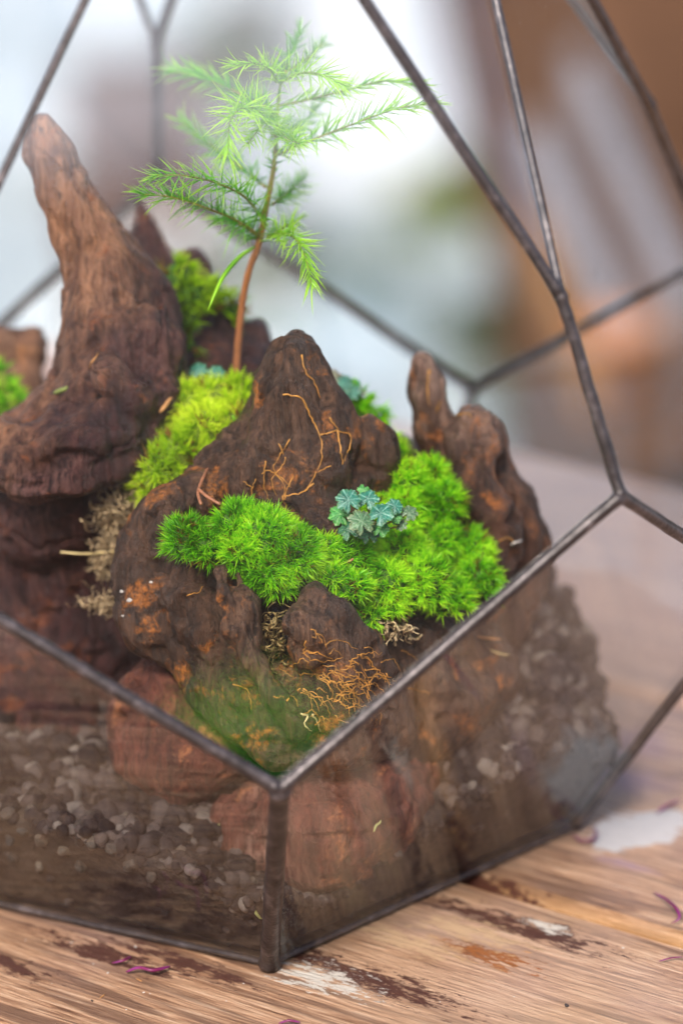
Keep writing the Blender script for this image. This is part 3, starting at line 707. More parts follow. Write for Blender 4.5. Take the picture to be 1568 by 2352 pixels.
def moss(name, label, blobs, mat, base_mat, L=44, wd=5.2, dens=1.0, per=13, tint0=.5, tvar=.16, group=None):
    cs = np.array([at(b[0], b[1], b[2]) for b in blobs]); rs = np.array([pr(b[3], b[2]) for b in blobs])
    root = empty(name, cs.mean(0), label, 'moss', group)
    mb = MB(); amp = .10
    for c, r, in zip(cs, rs):
        V, F = IV3*(r*.80)*(1+amp*vnoise(IV3*2+c*900, 3))[:, None]+c, IF3
        hd = hull(V); V = V-np.array([0, 0, 0]); V = np.where((hd > -.002)[:, None], c+(V-c)*.6, V); mb.add(V, t=F)
    mb.build('moss_cushion', base_mat, root)
    P_, N_, T_ = [], [], []
    for i, (c, r) in enumerate(zip(cs, rs)):
        n = int(dens*4*math.pi*(r/.0018)**2)
        d_ = rng.normal(size=(n, 3)); d_ /= np.linalg.norm(d_, axis=1)[:, None]
        rr = r*.80*(1+amp*vnoise(d_*2+c*900, 3))
        p = c+d_*rr[:, None]
        keep = (d_[:, 2] > -.55) & ((d_ @ FWD) < .55)
        for j in range(len(cs)):
            if j != i: keep &= np.linalg.norm(p-cs[j], axis=1) > rs[j]*.76
        P_.append(p[keep]); N_.append(d_[keep])
    P_, N_ = np.concatenate(P_), np.concatenate(N_)
    up = np.array([0, -.05, 1.0])
    ax_ = N_*.85+up*.5+rng.normal(0, .34, N_.shape); ax_ /= np.linalg.norm(ax_, axis=1)[:, None]
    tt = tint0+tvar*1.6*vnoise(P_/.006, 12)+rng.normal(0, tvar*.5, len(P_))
    B = np.repeat(P_, per, 0); A = np.repeat(ax_, per, 0); T_ = np.repeat(tt, per)
    th = rng.normal(size=B.shape); th -= A*np.sum(th*A, 1)[:, None]; th /= np.linalg.norm(th, axis=1)[:, None]
    sp = rng.uniform(0, .75, len(B))
    D = A*np.cos(sp)[:, None]+th*np.sin(sp)[:, None]
    ln = pr(L)*rng.uniform(.55, 1.1, len(B)); keep = hull(B+D*ln[:, None]) < -.0012
    B, D, ln, T_, A = B[keep], D[keep], ln[keep], T_[keep], A[keep]
    T_ = np.where(np.repeat(rng.random(len(P_)) < .045, per)[keep], -.3, T_)
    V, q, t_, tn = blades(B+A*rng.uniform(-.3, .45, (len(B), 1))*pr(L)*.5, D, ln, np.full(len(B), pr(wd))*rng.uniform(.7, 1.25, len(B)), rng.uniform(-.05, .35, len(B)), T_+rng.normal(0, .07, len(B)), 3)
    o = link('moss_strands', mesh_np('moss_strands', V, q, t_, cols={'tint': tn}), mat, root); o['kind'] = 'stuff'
    return root
M_mossA = foliage('moss_green', (.035, .20, .002), (.19, .62, .004), (.60, .95, .03), .5, dead=(.22, .12, .02))
M_mossY = foliage('moss_yellow', (.11, .28, .003), (.44, .70, .006), (.78, .92, .05), .5, dead=(.30, .16, .03))
M_cush = simple('moss_base', (.035, .095, .005), .9, .5, 300)
M_cushY = simple('moss_base_yellow', (.14, .20, .012), .9, .5, 300)
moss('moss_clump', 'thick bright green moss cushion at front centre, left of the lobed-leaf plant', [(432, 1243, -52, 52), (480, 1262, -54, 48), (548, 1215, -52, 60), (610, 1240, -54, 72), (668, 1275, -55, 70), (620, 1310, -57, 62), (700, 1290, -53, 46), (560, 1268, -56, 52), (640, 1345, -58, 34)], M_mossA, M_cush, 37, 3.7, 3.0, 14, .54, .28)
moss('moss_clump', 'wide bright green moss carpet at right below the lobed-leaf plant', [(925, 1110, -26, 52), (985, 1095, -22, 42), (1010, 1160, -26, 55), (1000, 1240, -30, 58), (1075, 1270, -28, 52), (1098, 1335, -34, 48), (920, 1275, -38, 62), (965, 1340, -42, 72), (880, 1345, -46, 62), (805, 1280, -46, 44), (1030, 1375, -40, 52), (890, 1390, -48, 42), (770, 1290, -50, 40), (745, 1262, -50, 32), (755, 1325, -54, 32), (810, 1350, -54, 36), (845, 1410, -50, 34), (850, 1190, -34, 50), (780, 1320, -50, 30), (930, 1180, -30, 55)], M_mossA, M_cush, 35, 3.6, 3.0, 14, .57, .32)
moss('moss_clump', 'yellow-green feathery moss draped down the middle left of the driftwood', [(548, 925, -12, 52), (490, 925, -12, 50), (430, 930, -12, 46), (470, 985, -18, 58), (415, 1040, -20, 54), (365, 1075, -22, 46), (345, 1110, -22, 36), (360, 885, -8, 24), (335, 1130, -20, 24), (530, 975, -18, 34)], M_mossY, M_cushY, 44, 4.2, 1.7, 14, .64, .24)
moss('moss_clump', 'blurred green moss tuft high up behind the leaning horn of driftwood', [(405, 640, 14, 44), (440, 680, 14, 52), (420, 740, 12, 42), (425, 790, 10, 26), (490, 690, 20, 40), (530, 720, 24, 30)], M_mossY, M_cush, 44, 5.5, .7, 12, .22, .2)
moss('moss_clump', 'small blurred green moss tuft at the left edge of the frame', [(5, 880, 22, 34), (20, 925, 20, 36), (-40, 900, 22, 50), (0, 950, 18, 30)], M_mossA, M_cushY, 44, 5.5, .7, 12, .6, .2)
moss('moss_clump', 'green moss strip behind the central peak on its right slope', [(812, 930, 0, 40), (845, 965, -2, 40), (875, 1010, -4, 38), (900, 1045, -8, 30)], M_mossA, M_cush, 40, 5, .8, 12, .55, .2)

# ------------------------------------------------------------------ conifer seedling
def tints(V, v): return {'tint': np.full(len(V), v)}
nt = NT('seedling_bark'); a = nt.n('Attribute', attribute_name='tint').outputs['Fac']
C = nt.ramp(a, [(0.0, (.30, .115, .06)), (.45, (.36, .13, .03)), (.6, (.30, .22, .03)), (1.0, (.18, .32, .04))])
M_bark = nt.done(nt.pbsdf(nt.mix(nt.ramp(nt.noise(pos(nt), 900, 3), [(.4, 0.0), (.7, .4)]), C, (.16, .06, .03)), .5))
M_needle = foliage('needles', (.02, .17, .020), (.12, .48, .020), (.50, .86, .05), .5, .35)
seed = empty('conifer_seedling', at(541, 885, 0), 'small conifer seedling with thin red-brown stem and soft green needles', 'seedling')
tr = [(541, 900, -4), (546, 800, -4), (556, 700, -4), (572, 620, -4), (594, 558, -3), (612, 470, -3), (628, 390, -3), (635, 310, -2), (640, 230, -2), (650, 170, 0)]
TPp = spline([at(*p) for p in tr], 60); tt = np.linspace(0, 1, 60)
mb = MB(); mb.tube(TPp, np.interp(tt, [0, .45, .5, .8, 1], [pr(9.5), pr(8), pr(8), pr(5), pr(3)])*(1+.05*np.sin(tt*90)), 10)
me = mb.build('stem', M_bark, seed, cols={'tint': np.repeat(np.r_[tt], 10).tolist()+[0, 1]})
br = [  # points (px, py, y mm), needle length, tint, forward angle, taper
    ([(607, 510, -4), (562, 452, -12), (493, 419, -20), (420, 403, -26), (352, 404, -30)], 52, .42, 50),
    ([(603, 545, -4), (543, 506, -8), (470, 476, -12), (390, 452, -16), (326, 446, -18)], 48, .28, 50),
    ([(600, 552, -4), (560, 520, 2), (500, 500, 8)], 36, .25, 50),
    ([(616, 540, -4), (668, 540, -14), (698, 582, -22), (716, 655, -28)], 44, .70, 45),
    ([(612, 545, -2), (655, 520, 2), (690, 500, 6)], 32, .42, 50),
    ([(626, 469, 0), (662, 440, 12), (702, 408, 22)], 38, .35, 50),
    ([(610, 430, 0), (545, 378, 10), (484, 332, 18), (415, 277, 24)], 42, .28, 50),
    ([(625, 290, 0), (575, 245, -16), (530, 275, -30), (524, 355, -38)], 60, .72, 45),
    ([(625, 256, 0), (545, 212, 10), (470, 180, 16), (400, 160, 20)], 50, .28, 42),
    ([(636, 190, 0), (618, 158, -6), (585, 146, -12), (540, 150, -16)], 46, .85, 24),
    ([(648, 178, 2), (672, 120, 12), (692, 72, 18)], 40, .20, 38),
    ([(644, 190, 0), (690, 168, -8), (742, 172, -14), (790, 196, -18)], 54, .85, 36),
    ([(635, 245, 0), (720, 226, -2), (800, 206, -4), (880, 186, -6), (952, 196, -8)], 50, .62, 32),
    ([(628, 360, 0), (700, 328, -6), (810, 285, -12), (910, 250, -16), (982, 236, -18)], 54, .55, 40),
    ([(626, 314, 2), (690, 286, 14), (730, 248, 22)], 44, .30, 48),
    ([(655, 168, 2), (700, 140, 10), (742, 100, 16)], 38, .22, 40),
    ([(634, 300, 0), (660, 320, -14), (690, 330, -26)], 44, .6, 45),
    ([(632, 260, 0), (600, 290, -10), (570, 330, -18)], 46, .65, 45),
]
def needle_branch(pts, L, tint, ang, nm='branch'):
    pts = spline([at(*p) for p in pts], 30); Ls = np.r_[0, np.cumsum(np.linalg.norm(np.diff(pts, axis=0), axis=1))]
    mb = MB(); mb.tube(pts, np.linspace(pr(3.4), pr(1.4), 30), 6)
    b = mb.build(nm, M_bark, seed, cols={'tint': [min(1, .55+tint*.5)]*(30*6+2)})
    n = int(Ls[-1]/pr(2.6)); s_ = np.linspace(0.03, 1, n)*Ls[-1]
    c = np.stack([np.interp(s_, Ls, pts[:, k]) for k in range(3)], 1); tg = np.gradient(c, axis=0); tg /= np.linalg.norm(tg, axis=1)[:, None]+1e-9
    sd_ = np.cross(tg, np.array([0, 0, 1.0])+rng.normal(0, .1, 3)); sd_ /= np.linalg.norm(sd_, axis=1)[:, None]+1e-9; nu = np.cross(sd_, tg)
    an = np.array([.1, 1.0, -.1, 1.0][0:1]*n)
    phi = np.where(np.arange(n) % 2 == 0, 0.0, math.pi)+rng.normal(0, .75, n)
    phi = np.where(rng.random(n) < .22, math.pi/2+rng.normal(0, .5, n), phi)
    rad_ = sd_*np.cos(phi)[:, None]+nu*np.sin(phi)[:, None]
    u_ = s_/Ls[-1]; A_ = np.radians(ang+10)*(1-.55*u_**2)+rng.normal(0, .1, n)
    D = tg*np.cos(A_)[:, None]+rad_*np.sin(A_)[:, None]
    ln = pr(L*1.7)*(.75+.35*np.sin(np.clip(u_, 0, 1)*math.pi*.8))*rng.uniform(.8, 1.15, n)*(1-.25*u_)
    V, q, t_, tn = blades(c, D, ln, np.full(n, pr(3.9))*rng.uniform(.8, 1.2, n), rng.uniform(-.12, .28, n), np.clip(tint+.14+rng.normal(0, .1, n)+.15*u_, 0, 1), 4)
    hv = hull(V)
    o = link('needles', mesh_np('needles', V, q, t_, cols={'tint': tn}), M_needle, None)
    o.parent = b
    o['kind'] = 'stuff'
for a in br: needle_branch(*a)
# needles on the stem
sm = TPp[28:]; n = 90; idx = rng.uniform(0, len(sm)-1.01, n); c = sm[idx.astype(int)]+(sm[idx.astype(int)+1]-sm[idx.astype(int)])*(idx % 1)[:, None]
D = rng.normal(size=(n, 3)); D[:, 2] = np.abs(D[:, 2])*.6+.3; D /= np.linalg.norm(D, axis=1)[:, None]
V, q, t_, tn = blades(c, D, pr(34)*rng.uniform(.7, 1.1, n), np.full(n, pr(5)), rng.uniform(-.1, .1, n), np.full(n, .5)+rng.normal(0, .12, n), 4)
o = link('stem_needles', mesh_np('stem_needles', V, q, t_, cols={'tint': tn}), M_needle, seed); o['kind'] = 'stuff'
def ribbon(pts, wid, mat, name, parent=None, tint=.6, n=16, facing=None, curl=.25):
    P_ = spline(pts, n); T = np.gradient(P_, axis=0); T /= np.linalg.norm(T, axis=1)[:, None]
    f = -FWD if facing is None else facing
    S_ = np.cross(T, f); S_ /= np.linalg.norm(S_, axis=1)[:, None]+1e-9; N_ = np.cross(S_, T)
    t = np.linspace(0, 1, n); ww = wid*np.sin(np.clip(t*.93+.05, 0, 1)*math.pi)**.5
    V = np.stack([P_-S_*ww[:, None]/2, P_+N_*(ww*curl)[:, None], P_+S_*ww[:, None]/2, P_-N_*(ww*.12+.00005)[:, None]], 1).reshape(-1, 3)
    q = []
    for i in range(n-1):
        for k in range(4): q.append((4*i+k, 4*i+(k+1) % 4, 4*i+4+(k+1) % 4, 4*i+4+k))
    q += [(0, 3, 2, 1), tuple(4*(n-1)+k for k in (0, 1, 2, 3))]
    me = mesh_np(name, V, quads=q, cols={'tint': np.clip(tint+.15*np.sin(np.repeat(t, 4)*9), 0, 1)})
    return link(name, me, mat, parent)
ribbon([at(585, 566, -4), at(548, 592, -12), at(510, 640, -20), at(478, 712, -24)], pr(11), M_needle, 'long_leaf', seed, .85)

# ------------------------------------------------------------------ lobed-leaf plants
def leaf_mesh(seed_, lobes=7, deep=.30):
    na, nr = 84, 7; V = [(0, 0, 0)]; tn = [.5]
    r_ = np.random.default_rng(seed_)
    for j in range(1, nr+1):
        u_ = j/nr
        for i in range(na):
            a = 2*math.pi*i/na; gap = 1-.55*math.exp(-((abs((a+math.pi/2) % (2*math.pi))) if False else min(abs(a-1.5*math.pi), 2*math.pi-abs(a-1.5*math.pi)))**2/.06)
            ph = lobes*(a+math.pi/2)/2
            lob = abs(math.sin(ph)); R = (1-deep)+deep*lob**.8+.05*math.sin(a*lobes*3+1)
            R *= gap; x, y = u_*R*math.cos(a), u_*R*math.sin(a)
            vein = max(0, (lob-.94)/.06)
            sub = max(0, 1-abs(math.sin(u_*9+abs(math.sin(ph*1))*3))*7)*.45
            V.append((x, y, .10*u_*u_*(1-2*lob)*.9-.16*u_*u_+.03*vein*-1)); tn.append(min(1, max(vein*(.8-.3*u_), sub*(1-u_)*.8)))
    t = [(0, 1+i, 1+(i+1) % na) for i in range(na)]; q = []
    for j in range(nr-1):
        o_ = 1+j*na
        for i in range(na): q.append((o_+i, o_+na+i, o_+na+(i+1) % na, o_+(i+1) % na))
    return mesh_np('leaf', V, q, t, cols={'tint': tn, 'rim': [0.0]+[j/nr for j in range(1, nr+1) for _ in range(na)]})
def leaf_mat(name, c, vein, rim):
    nt = NT(name); a = nt.n('Attribute', attribute_name='tint').outputs['Fac']; r_ = nt.n('Attribute', attribute_name='rim').outputs['Fac']
    P = pos(nt); C = nt.ramp(nt.noise(P, 500, 4), [(.35, tuple(x*.7 for x in c)), (.7, tuple(min(1, x*1.3) for x in c))])
    C = nt.mix(nt.ramp(r_, [(.7, 0.0), (1.0, .8)]), C, rim); C = nt.mix(nt.math('MULTIPLY', a, .55), C, vein)
    return nt.done(nt.pbsdf(C, .32, nt.bump(nt.noise(P, 1500, 3), .0004), spec=.6))
LM = [leaf_mat('leaf_blue_green', (.018, .15, .10), (.42, .72, .62), (.05, .16, .05)), leaf_mat('leaf_green', (.03, .22, .035), (.35, .62, .20), (.05, .20, .02)),
      leaf_mat('leaf_olive', (.07, .16, .07), (.38, .52, .32), (.12, .14, .05)), leaf_mat('leaf_dark', (.022, .12, .05), (.12, .30, .16), (.03, .09, .03)),
      leaf_mat('leaf_bronze', (.16, .16, .10), (.35, .30, .22), (.22, .08, .05))]
LMESH = {}
M_stalk = simple('leaf_stalk', (.22, .20, .06), .5)
def leaf_plant(label, leaves, ymm, root_px, group=None):
    rp = at(root_px[0], root_px[1], ymm+3); root = empty('leafy_plant', rp, label, 'plant', group)
    for k, (px, py, r, m, rz, dy) in enumerate(leaves):
        key = (k % 5, m)
        if key not in LMESH: LMESH[key] = leaf_mesh(k % 5, [7, 7, 5, 7, 5][k % 5], [.2, .26, .3, .24, .16][k % 5]); LMESH[key].materials.append(LM[m])
        p = at(px, py, ymm+dy); o = bpy.data.objects.new('leaf', LMESH[key]); col.objects.link(o); o.parent = root
        nz = Vector((-FWD[0]*.75+random.uniform(-.28, .28), -FWD[1]*.75+random.uniform(-.15, .15), .75+random.uniform(-.1, .2))).normalized()
        o.rotation_mode = 'QUATERNION'; q = nz.to_track_quat('Z', 'Y')
        from mathutils import Quaternion
        o.rotation_quaternion = q @ Quaternion((0, 0, 1), rz); o.location = Vector(p)-Vector(rp); o.scale = (pr(r),)*3
        mb = MB(); mid = (p+rp)/2+np.array([0, 0, -.001]); mb.tube(spline([p+np.array([0, .0002, -.0003]), mid, rp], 8), pr(2.2), 5); mb.build('stalk', M_stalk, root)
LV_ = lambda rx, ry: (746.2+rx*.1464, 1090.6+ry*.1464)
ml = []
for rx, ry, r, m, rz, dy in [(370, 390, 185, 0, .3, -4), (240, 610, 175, 1, 1.0, -1), (670, 370, 165, 0, -.3, -2), (575, 725, 200, 2, .1, -7), (870, 600, 185, 0, -.5, -6), (1095, 490, 125, 0, -.8, -3), (1320, 590, 130, 2, -.9, -2), (370, 850, 165, 3, .5, -3), (690, 910, 160, 3, 0, -3), (870, 845, 125, 1, -.2, -5), (1090, 665, 105, 1, -.6, -3), (1190, 780, 95, 2, -1.2, -2), (600, 230, 90, 1, 2.6, 0)]:
    x, y = LV_(rx, ry); ml.append((x, y, r*.165, m, rz, dy))
leaf_plant('rosette of veined blue-green lobed leaves on the moss right of the central peak', ml, -46, (858, 1200))
leaf_plant('small blue-green leaves behind the base of the seedling stem', [(455, 850, 24, 0, .2, -2), (498, 855, 22, 0, -.6, -3), (425, 858, 17, 4, 1., -1), (408, 862, 15, 4, .4, 0), (474, 872, 14, 3, 0, -2)], -4, (465, 885))
leaf_plant('blurred blue-green leaves on the back right slope of the central peak', [(785, 882, 28, 0, .2, -2), (808, 900, 22, 0, -.6, -3), (765, 862, 20, 4, 1., -1), (745, 845, 16, 3, .4, 0), (760, 880, 18, 3, 0, -1), (815, 880, 16, 1, 0, 0)], 0, (790, 915))

# ------------------------------------------------------------------ roots, dried moss, twigs and litter
M_root = simple('root_fibre', (.42, .19, .035), .55, .55, 500)
M_twig = simple('red_twig', (.30, .12, .06), .5, .3, 700)
M_tan = simple('dried_moss', (.42, .30, .17), .85, .35, 500)
M_straw = simple('straw_bit', (.60, .46, .22), .6, .3, 500)
CW = [central.name]
def root_net(paths, parent, r=2.2, mat=M_root, name='root_thread', keys=None, dflt=None, wob=4):
    keys = keys or CW
    for P_ in paths:
        pts2 = spline([(a, b, 0) for a, b in P_], max(6, int(4+sum(math.dist(P_[i], P_[i+1]) for i in range(len(P_)-1))/9)))
        out = []
        for i, (a, b, _) in enumerate(pts2):
            jx, jy = random.uniform(-wob, wob)*.5, random.uniform(-wob, wob)*.5
            p, n_ = surf(a+jx, b+jy, keys, pr(r)*.6)
            if p is None: continue
            if out and np.linalg.norm(p-out[-1]) > .006: continue
            out.append(p)
        if len(out) < 3: continue
        mb = MB(); mb.tube(np.array(out), np.linspace(pr(r), pr(r*.45), len(out))*np.array([random.uniform(.6, 1.35) for _ in out]), 5); mb.build(name, mat, parent)
root_net([[(652, 905), (690, 915), (712, 955), (735, 1000), (738, 1050), (722, 1090), (700, 1128)], [(735, 1000), (770, 990), (805, 1000), (800, 1030), (790, 1060)], [(775, 990), (782, 1040), (785, 1065)], [(690, 815), (700, 850), (722, 880), (735, 915)], [(720, 1110), (690, 1132), (650, 1140)], [(755, 960), (775, 985)]], central, 2.4)
root_net([[(665, 1010), (640, 1050), (628, 1080), (650, 1100), (668, 1120)], [(650, 1140), (655, 1165), (640, 1180)], [(600, 1090), (620, 1080), (650, 1110), (655, 1145)], [(610, 1060), (606, 1110), (618, 1150)], [(675, 1095), (655, 1135), (658, 1170)], [(760, 1070), (730, 1085)], [(640, 1020), (655, 1060), (625, 1100), (635, 1140)], [(585, 1100), (575, 1140)], [(560, 1105), (580, 1120)]], central, 1.6)
pp = []
for k in range(75):
    x, y = random.gauss(775, 75), random.gauss(1560, 42); a = random.uniform(-.6, .6); L_ = random.uniform(25, 80)
    pp.append([(x, y), (x+L_*.5*math.cos(a), y+L_*.5*math.sin(a)+random.uniform(-14, 14)), (x+L_*math.cos(a+.5), y+L_*math.sin(a+.5))])
pp += [[(700, 1470), (705, 1510), (750, 1520), (790, 1512)], [(660, 1530), (700, 1525), (740, 1530)], [(560, 1340), (575, 1345), (590, 1330)], [(430, 1370), (450, 1360), (470, 1345)]]
root_net(pp, central, 1.5, wob=8)
root_net([[(985, 850), (980, 880), (985, 930)], [(1010, 920), (1000, 945)], [(1040, 960), (1070, 948), (1082, 960)], [(1020, 880), (1030, 905)], [(1145, 1240), (1165, 1235), (1180, 1244)]], right, 2.4, keys=[right.name])
root_net([[(690, 1640), (705, 1645), (700, 1665), (715, 1680)], [(715, 1640), (728, 1660), (735, 1680)]], central, 2.6, M_straw)
# forked red twig
tw = empty('forked_twig', at(455, 1130, -42), 'thin forked red-brown twig lying across the dark wood above the front moss', 'twig')
mb = MB(); mb.tube(spline([at(484, 1065, -32), at(470, 1090, -40), at(455, 1130, -46), at(462, 1158, -50)], 12), pr(4), 6); mb.build('stem', M_twig, tw)
mb = MB(); mb.tube(spline([at(457, 1124, -46), at(475, 1140, -48), at(505, 1158, -50)], 8), pr(4), 6); mb.build('side_shoot', M_twig, tw)
mb = MB(); mb.tube(spline([at(140, 1268, -24), at(200, 1272, -24), at(278, 1264, -20)], 10), pr(3), 6); tag(mb.build('twig', M_straw), 'thin straw-coloured twig sticking out left over the shaded wood', 'twig')
def tangle(name, label, cx, cy, sx_, sy_, ymm, n, mat, r=2.6, L=60, part=False):
    mb = MB()
    for k in range(n):
        x, y, z_ = random.gauss(cx, sx_), random.gauss(cy, sy_), ymm+random.uniform(-4, 4); pts = [at(x, y, z_)]; a = random.uniform(0, 6.28)
        for j in range(5):
            a += random.uniform(-1.1, 1.1); x += math.cos(a)*L/5; y += math.sin(a)*L/5; z_ += random.uniform(-2, 2); pts.append(at(x, y, z_))
        sp_ = spline(pts, 12)
        if hull(sp_).max() > -.0018: continue
        mb.tube(sp_, pr(r)*random.uniform(.5, 1.6), 4, flat=.45)
    o = mb.build(name, mat); tag(o, label, 'dried moss', kind='stuff'); return o
tangle('dried_moss', 'tan tangle of dried moss tucked in the hollow left of the front driftwood lobe', 275, 1195, 26, 34, -18, 260, M_tan, 1.7, 44)
tangle('dried_moss', 'wisp of dried tan moss hanging below the hollow over the shaded wood', 245, 1290, 16, 22, -20, 100, M_tan, 1.6, 40)
tangle('dried_moss', 'thin pale strand of dried moss reaching left at the foot of the front lobe', 250, 1385, 26, 8, -28, 80, M_tan, 1.6, 34)
tangle('dried_moss', 'brown dried moss packed in the cleft between the two front humps', 628, 1470, 12, 40, -60, 90, simple('brown_fibre', (.26, .18, .07), .8, .4, 500), 2.2, 36)
tangle('dried_moss', 'dry tan moss roots hanging under the right moss carpet', 905, 1445, 22, 10, -50, 34, M_tan, 2.6, 36)
def flake(px, py, key, r, mat, label, cat, ang=None, L=None, name=None, keys=None, ymm=None):
    p, n_ = surf(px, py, keys) if keys else (at(px, py, ymm), None)
    if p is None: return
    a = random.uniform(0, 3.1) if ang is None else ang; L = L or r*3
    pts = []
    for s_ in (-.5, -.1, .3, .5):
        x, y = px+math.cos(a)*L*s_, py+math.sin(a)*L*s_+(3 if s_ == .3 else 0)
        q, _ = surf(x, y, keys, .0004) if keys else (at(x, y, ymm), None)
        pts.append(p+(np.array(x*RT*0)) if q is None or np.linalg.norm(q-p) > .01 else q)
    pts = [pts[0]]+[b for a_, b in zip(pts[:-1], pts[1:]) if np.linalg.norm(b-a_) > 1e-5]
    if len(pts) < 2: return
    tag(ribbon(pts, pr(r), mat, name or key, n=8, curl=.1), label, cat)
ALLW = [o.name for o in (central, right, left, back)]
M_spore = simple('pale_flake', (.42, .38, .36), .6, .2, 500)
M_chip = simple('wood_chip', (.46, .22, .08), .6, .3, 500)
flake(218, 830, 'bark_sliver', 6, M_chip, 'orange bark sliver stuck on the dark left driftwood', 'bark sliver', ang=-1.05, L=40, keys=ALLW)
flake(378, 928, 'bark_sliver', 12, M_chip, 'orange bark sliver beside the upper edge of the yellow-green moss', 'bark sliver', ang=-.9, L=46, keys=ALLW)
flake(795, 1290, 'bark_sliver', 9, M_twig, 'pinkish brown bark sliver lying on the right moss carpet', 'bark sliver', ang=-.45, L=36, ymm=-53)
flake(143, 897, 'leaf_scrap', 12, foliage('scrap', (.3, .4, .1), (.35, .42, .12), (.4, .45, .15)), 'pale green leaf scrap on the dark left driftwood', 'leaf scrap', ang=-.4, L=34, keys=ALLW)
flake(542, 974, 'grass_bit', 8, M_needle, 'single green blade standing out of the yellow-green moss', 'grass blade', ang=1.2, L=44, ymm=-26)
flake(1182, 1243, 'white_chip', 6, M_spore, 'tiny white chip on the swollen side of the right driftwood', 'chip', ang=-.5, L=26, keys=ALLW)
flake(1120, 1466, 'wood_splinter', 5, M_chip, 'curved tan splinter on the driftwood below the right metal edge', 'splinter', ang=.1, L=60, keys=ALLW)
flake(1146, 1498, 'wood_splinter', 5, M_straw, 'short yellow splinter on the blunt right end of the central driftwood', 'splinter', ang=.12, L=44, keys=ALLW)
flake(502, 1905, 'leaf_scrap', 6, foliage('scrap_b', (.4, .45, .15), (.5, .5, .2), (.55, .6, .25)), 'tiny yellow-green scrap behind the left lower pane by the red rock', 'leaf scrap', ang=-1.2, L=30, keys=[rock1.name, rock2.name, 'soil'])
flake(864, 1895, 'leaf_scrap', 6, bpy.data.materials['scrap_b'], 'tiny yellow-green scrap on the rock behind the right lower pane', 'leaf scrap', ang=-1.1, L=32, keys=[rock3.name, central.name])
flake(592, 2095, 'leaf_scrap', 8, bpy.data.materials['scrap_b'], 'green needle against the glass left of the front metal edge', 'leaf scrap', ang=.8, L=34, keys=['soil', rock2.name])
for i, (x, y, r) in enumerate([(280, 1358, 7), (298, 1378, 9), (283, 1415, 7), (348, 1337, 5)]):
    p, n_ = surf(x, y, CW, 0)
    if p is not None:
        V, F = lump_mesh(200+i, 1, .5); V = V*np.array([1.2, 1, .8])*pr(r*.8); V = V-np.outer(V @ n_, n_)*.75+p
        tag(link('lichen_spot', mesh_np('lichen_spot', V, tris=F), M_spore, central), 'pale lichen spot')
M_wool = simple('white_wool', (.25, .26, .30), .9, .15, 300)
tangle('filter_wool', 'pale grey filter wool peeping out of the soil in the right lower corner', 1330, 1750, 34, 40, -16, 260, M_wool, 2.2, 40)

# litter on the table top
M_petal = NT('petal'); a = M_petal.n('Attribute', attribute_name='tint').outputs['Fac']
M_petal = M_petal.done(M_petal.pbsdf(M_petal.ramp(a, [(0.0, (.06, .005, .025)), (.6, (.15, .01, .07)), (1.0, (.22, .03, .22))]), .4))
def petal(pts, wid, label):
    P_ = [on_z(x, y, .0006+z/1000) for x, y, z in pts]
    o = ribbon(P_, pr(wid), M_petal, 'petal_shred', n=18, tint=.6, facing=np.array([.2, -.3, 1.0]), curl=.3); tag(o, label, 'petal shred')
petal([(290, 2232, 0), (320, 2222, 1), (352, 2228, 1), (392, 2219, .4)], 13, 'purple petal shred on the table in front of the left lower pane')
petal([(258, 2212, 0), (285, 2205, .6), (302, 2196, 0)], 8, 'short purple shred just above the longer front-left one')
petal([(1312, 1915, 0), (1335, 1930, .6), (1365, 1925, .8), (1366, 1900, .4)], 9, 'hooked magenta shred by the right bottom corner of the terrarium')
petal([(1508, 1866, 0), (1530, 1850, 1), (1560, 1838, .6)], 10, 'magenta shred behind the white paint stain')
petal([(1500, 2050, .4), (1530, 2066, 1.5), (1555, 2090, 2), (1558, 2110, 1), (1540, 2120, 0)], 11, 'curved red-purple petal shred near the right edge of the frame')
petal([(640, 2350, 0), (665, 2344, .5), (690, 2348, 0)], 9, 'purple shred at the bottom edge of the frame')
petal([(1512, 2208, 0), (1540, 2200, .3), (1566, 2198, 0)], 5, 'faint violet thread near the right edge on the front plank')
M_white = simple('white_crumb', (.55, .53, .50), .5, .05, 300); M_dk = simple('dark_crumb', (.03, .02, .018), .7, .2, 300)
cm = mesh_np('crumb', lump_mesh(300, 1, .4)[0], tris=lump_mesh(300, 1, .4)[1]); cm.materials.append(M_white)
cm2 = mesh_np('dark_crumb', lump_mesh(301, 1, .4)[0], tris=lump_mesh(301, 1, .4)[1]); cm2.materials.append(M_dk)
cm3 = mesh_np('twig_crumb', lump_mesh(302, 1, .4)[0]*np.array([3, .7, .7]), tris=lump_mesh(302, 1, .4)[1]); cm3.materials.append(M_chip)
def crumb(me, x, y, r, label, cat, group=None, name='crumb'):
    o = bpy.data.objects.new(name, me); col.objects.link(o); p = on_z(x, y, 0); o.location = (p[0], p[1], pr(r)*.4); r *= .85; o.scale = (pr(r), pr(r)*random.uniform(.5, 1), pr(r)*.6); o.rotation_euler.z = random.uniform(0, 3); tag(o, label, cat, group)
for x, y, r in [(248, 2236, 3.5), (312, 2176, 3.5), (330, 2281, 3.5), (290, 2320, 2.5), (215, 2215, 2.5), (345, 2283, 2.5), (165, 2166, 3), (560, 2260, 2.5), (520, 2300, 2), (880, 2300, 2.5), (1010, 2302, 2.5), (1180, 2290, 2), (1430, 2178, 3), (60, 2160, 2), (120, 2260, 2)]:
    crumb(cm, x, y, r, 'tiny white crumb scattered on the table top', 'crumb', 'white crumbs on the table top', 'white_crumb')
crumb(cm2, 1300, 2312, 7, 'black crumb alone on the front plank at lower right', 'crumb', name='dark_crumb')
crumb(cm2, 212, 2300, 4.5, 'small dark red crumb at the lower left of the table', 'crumb', name='dark_crumb')
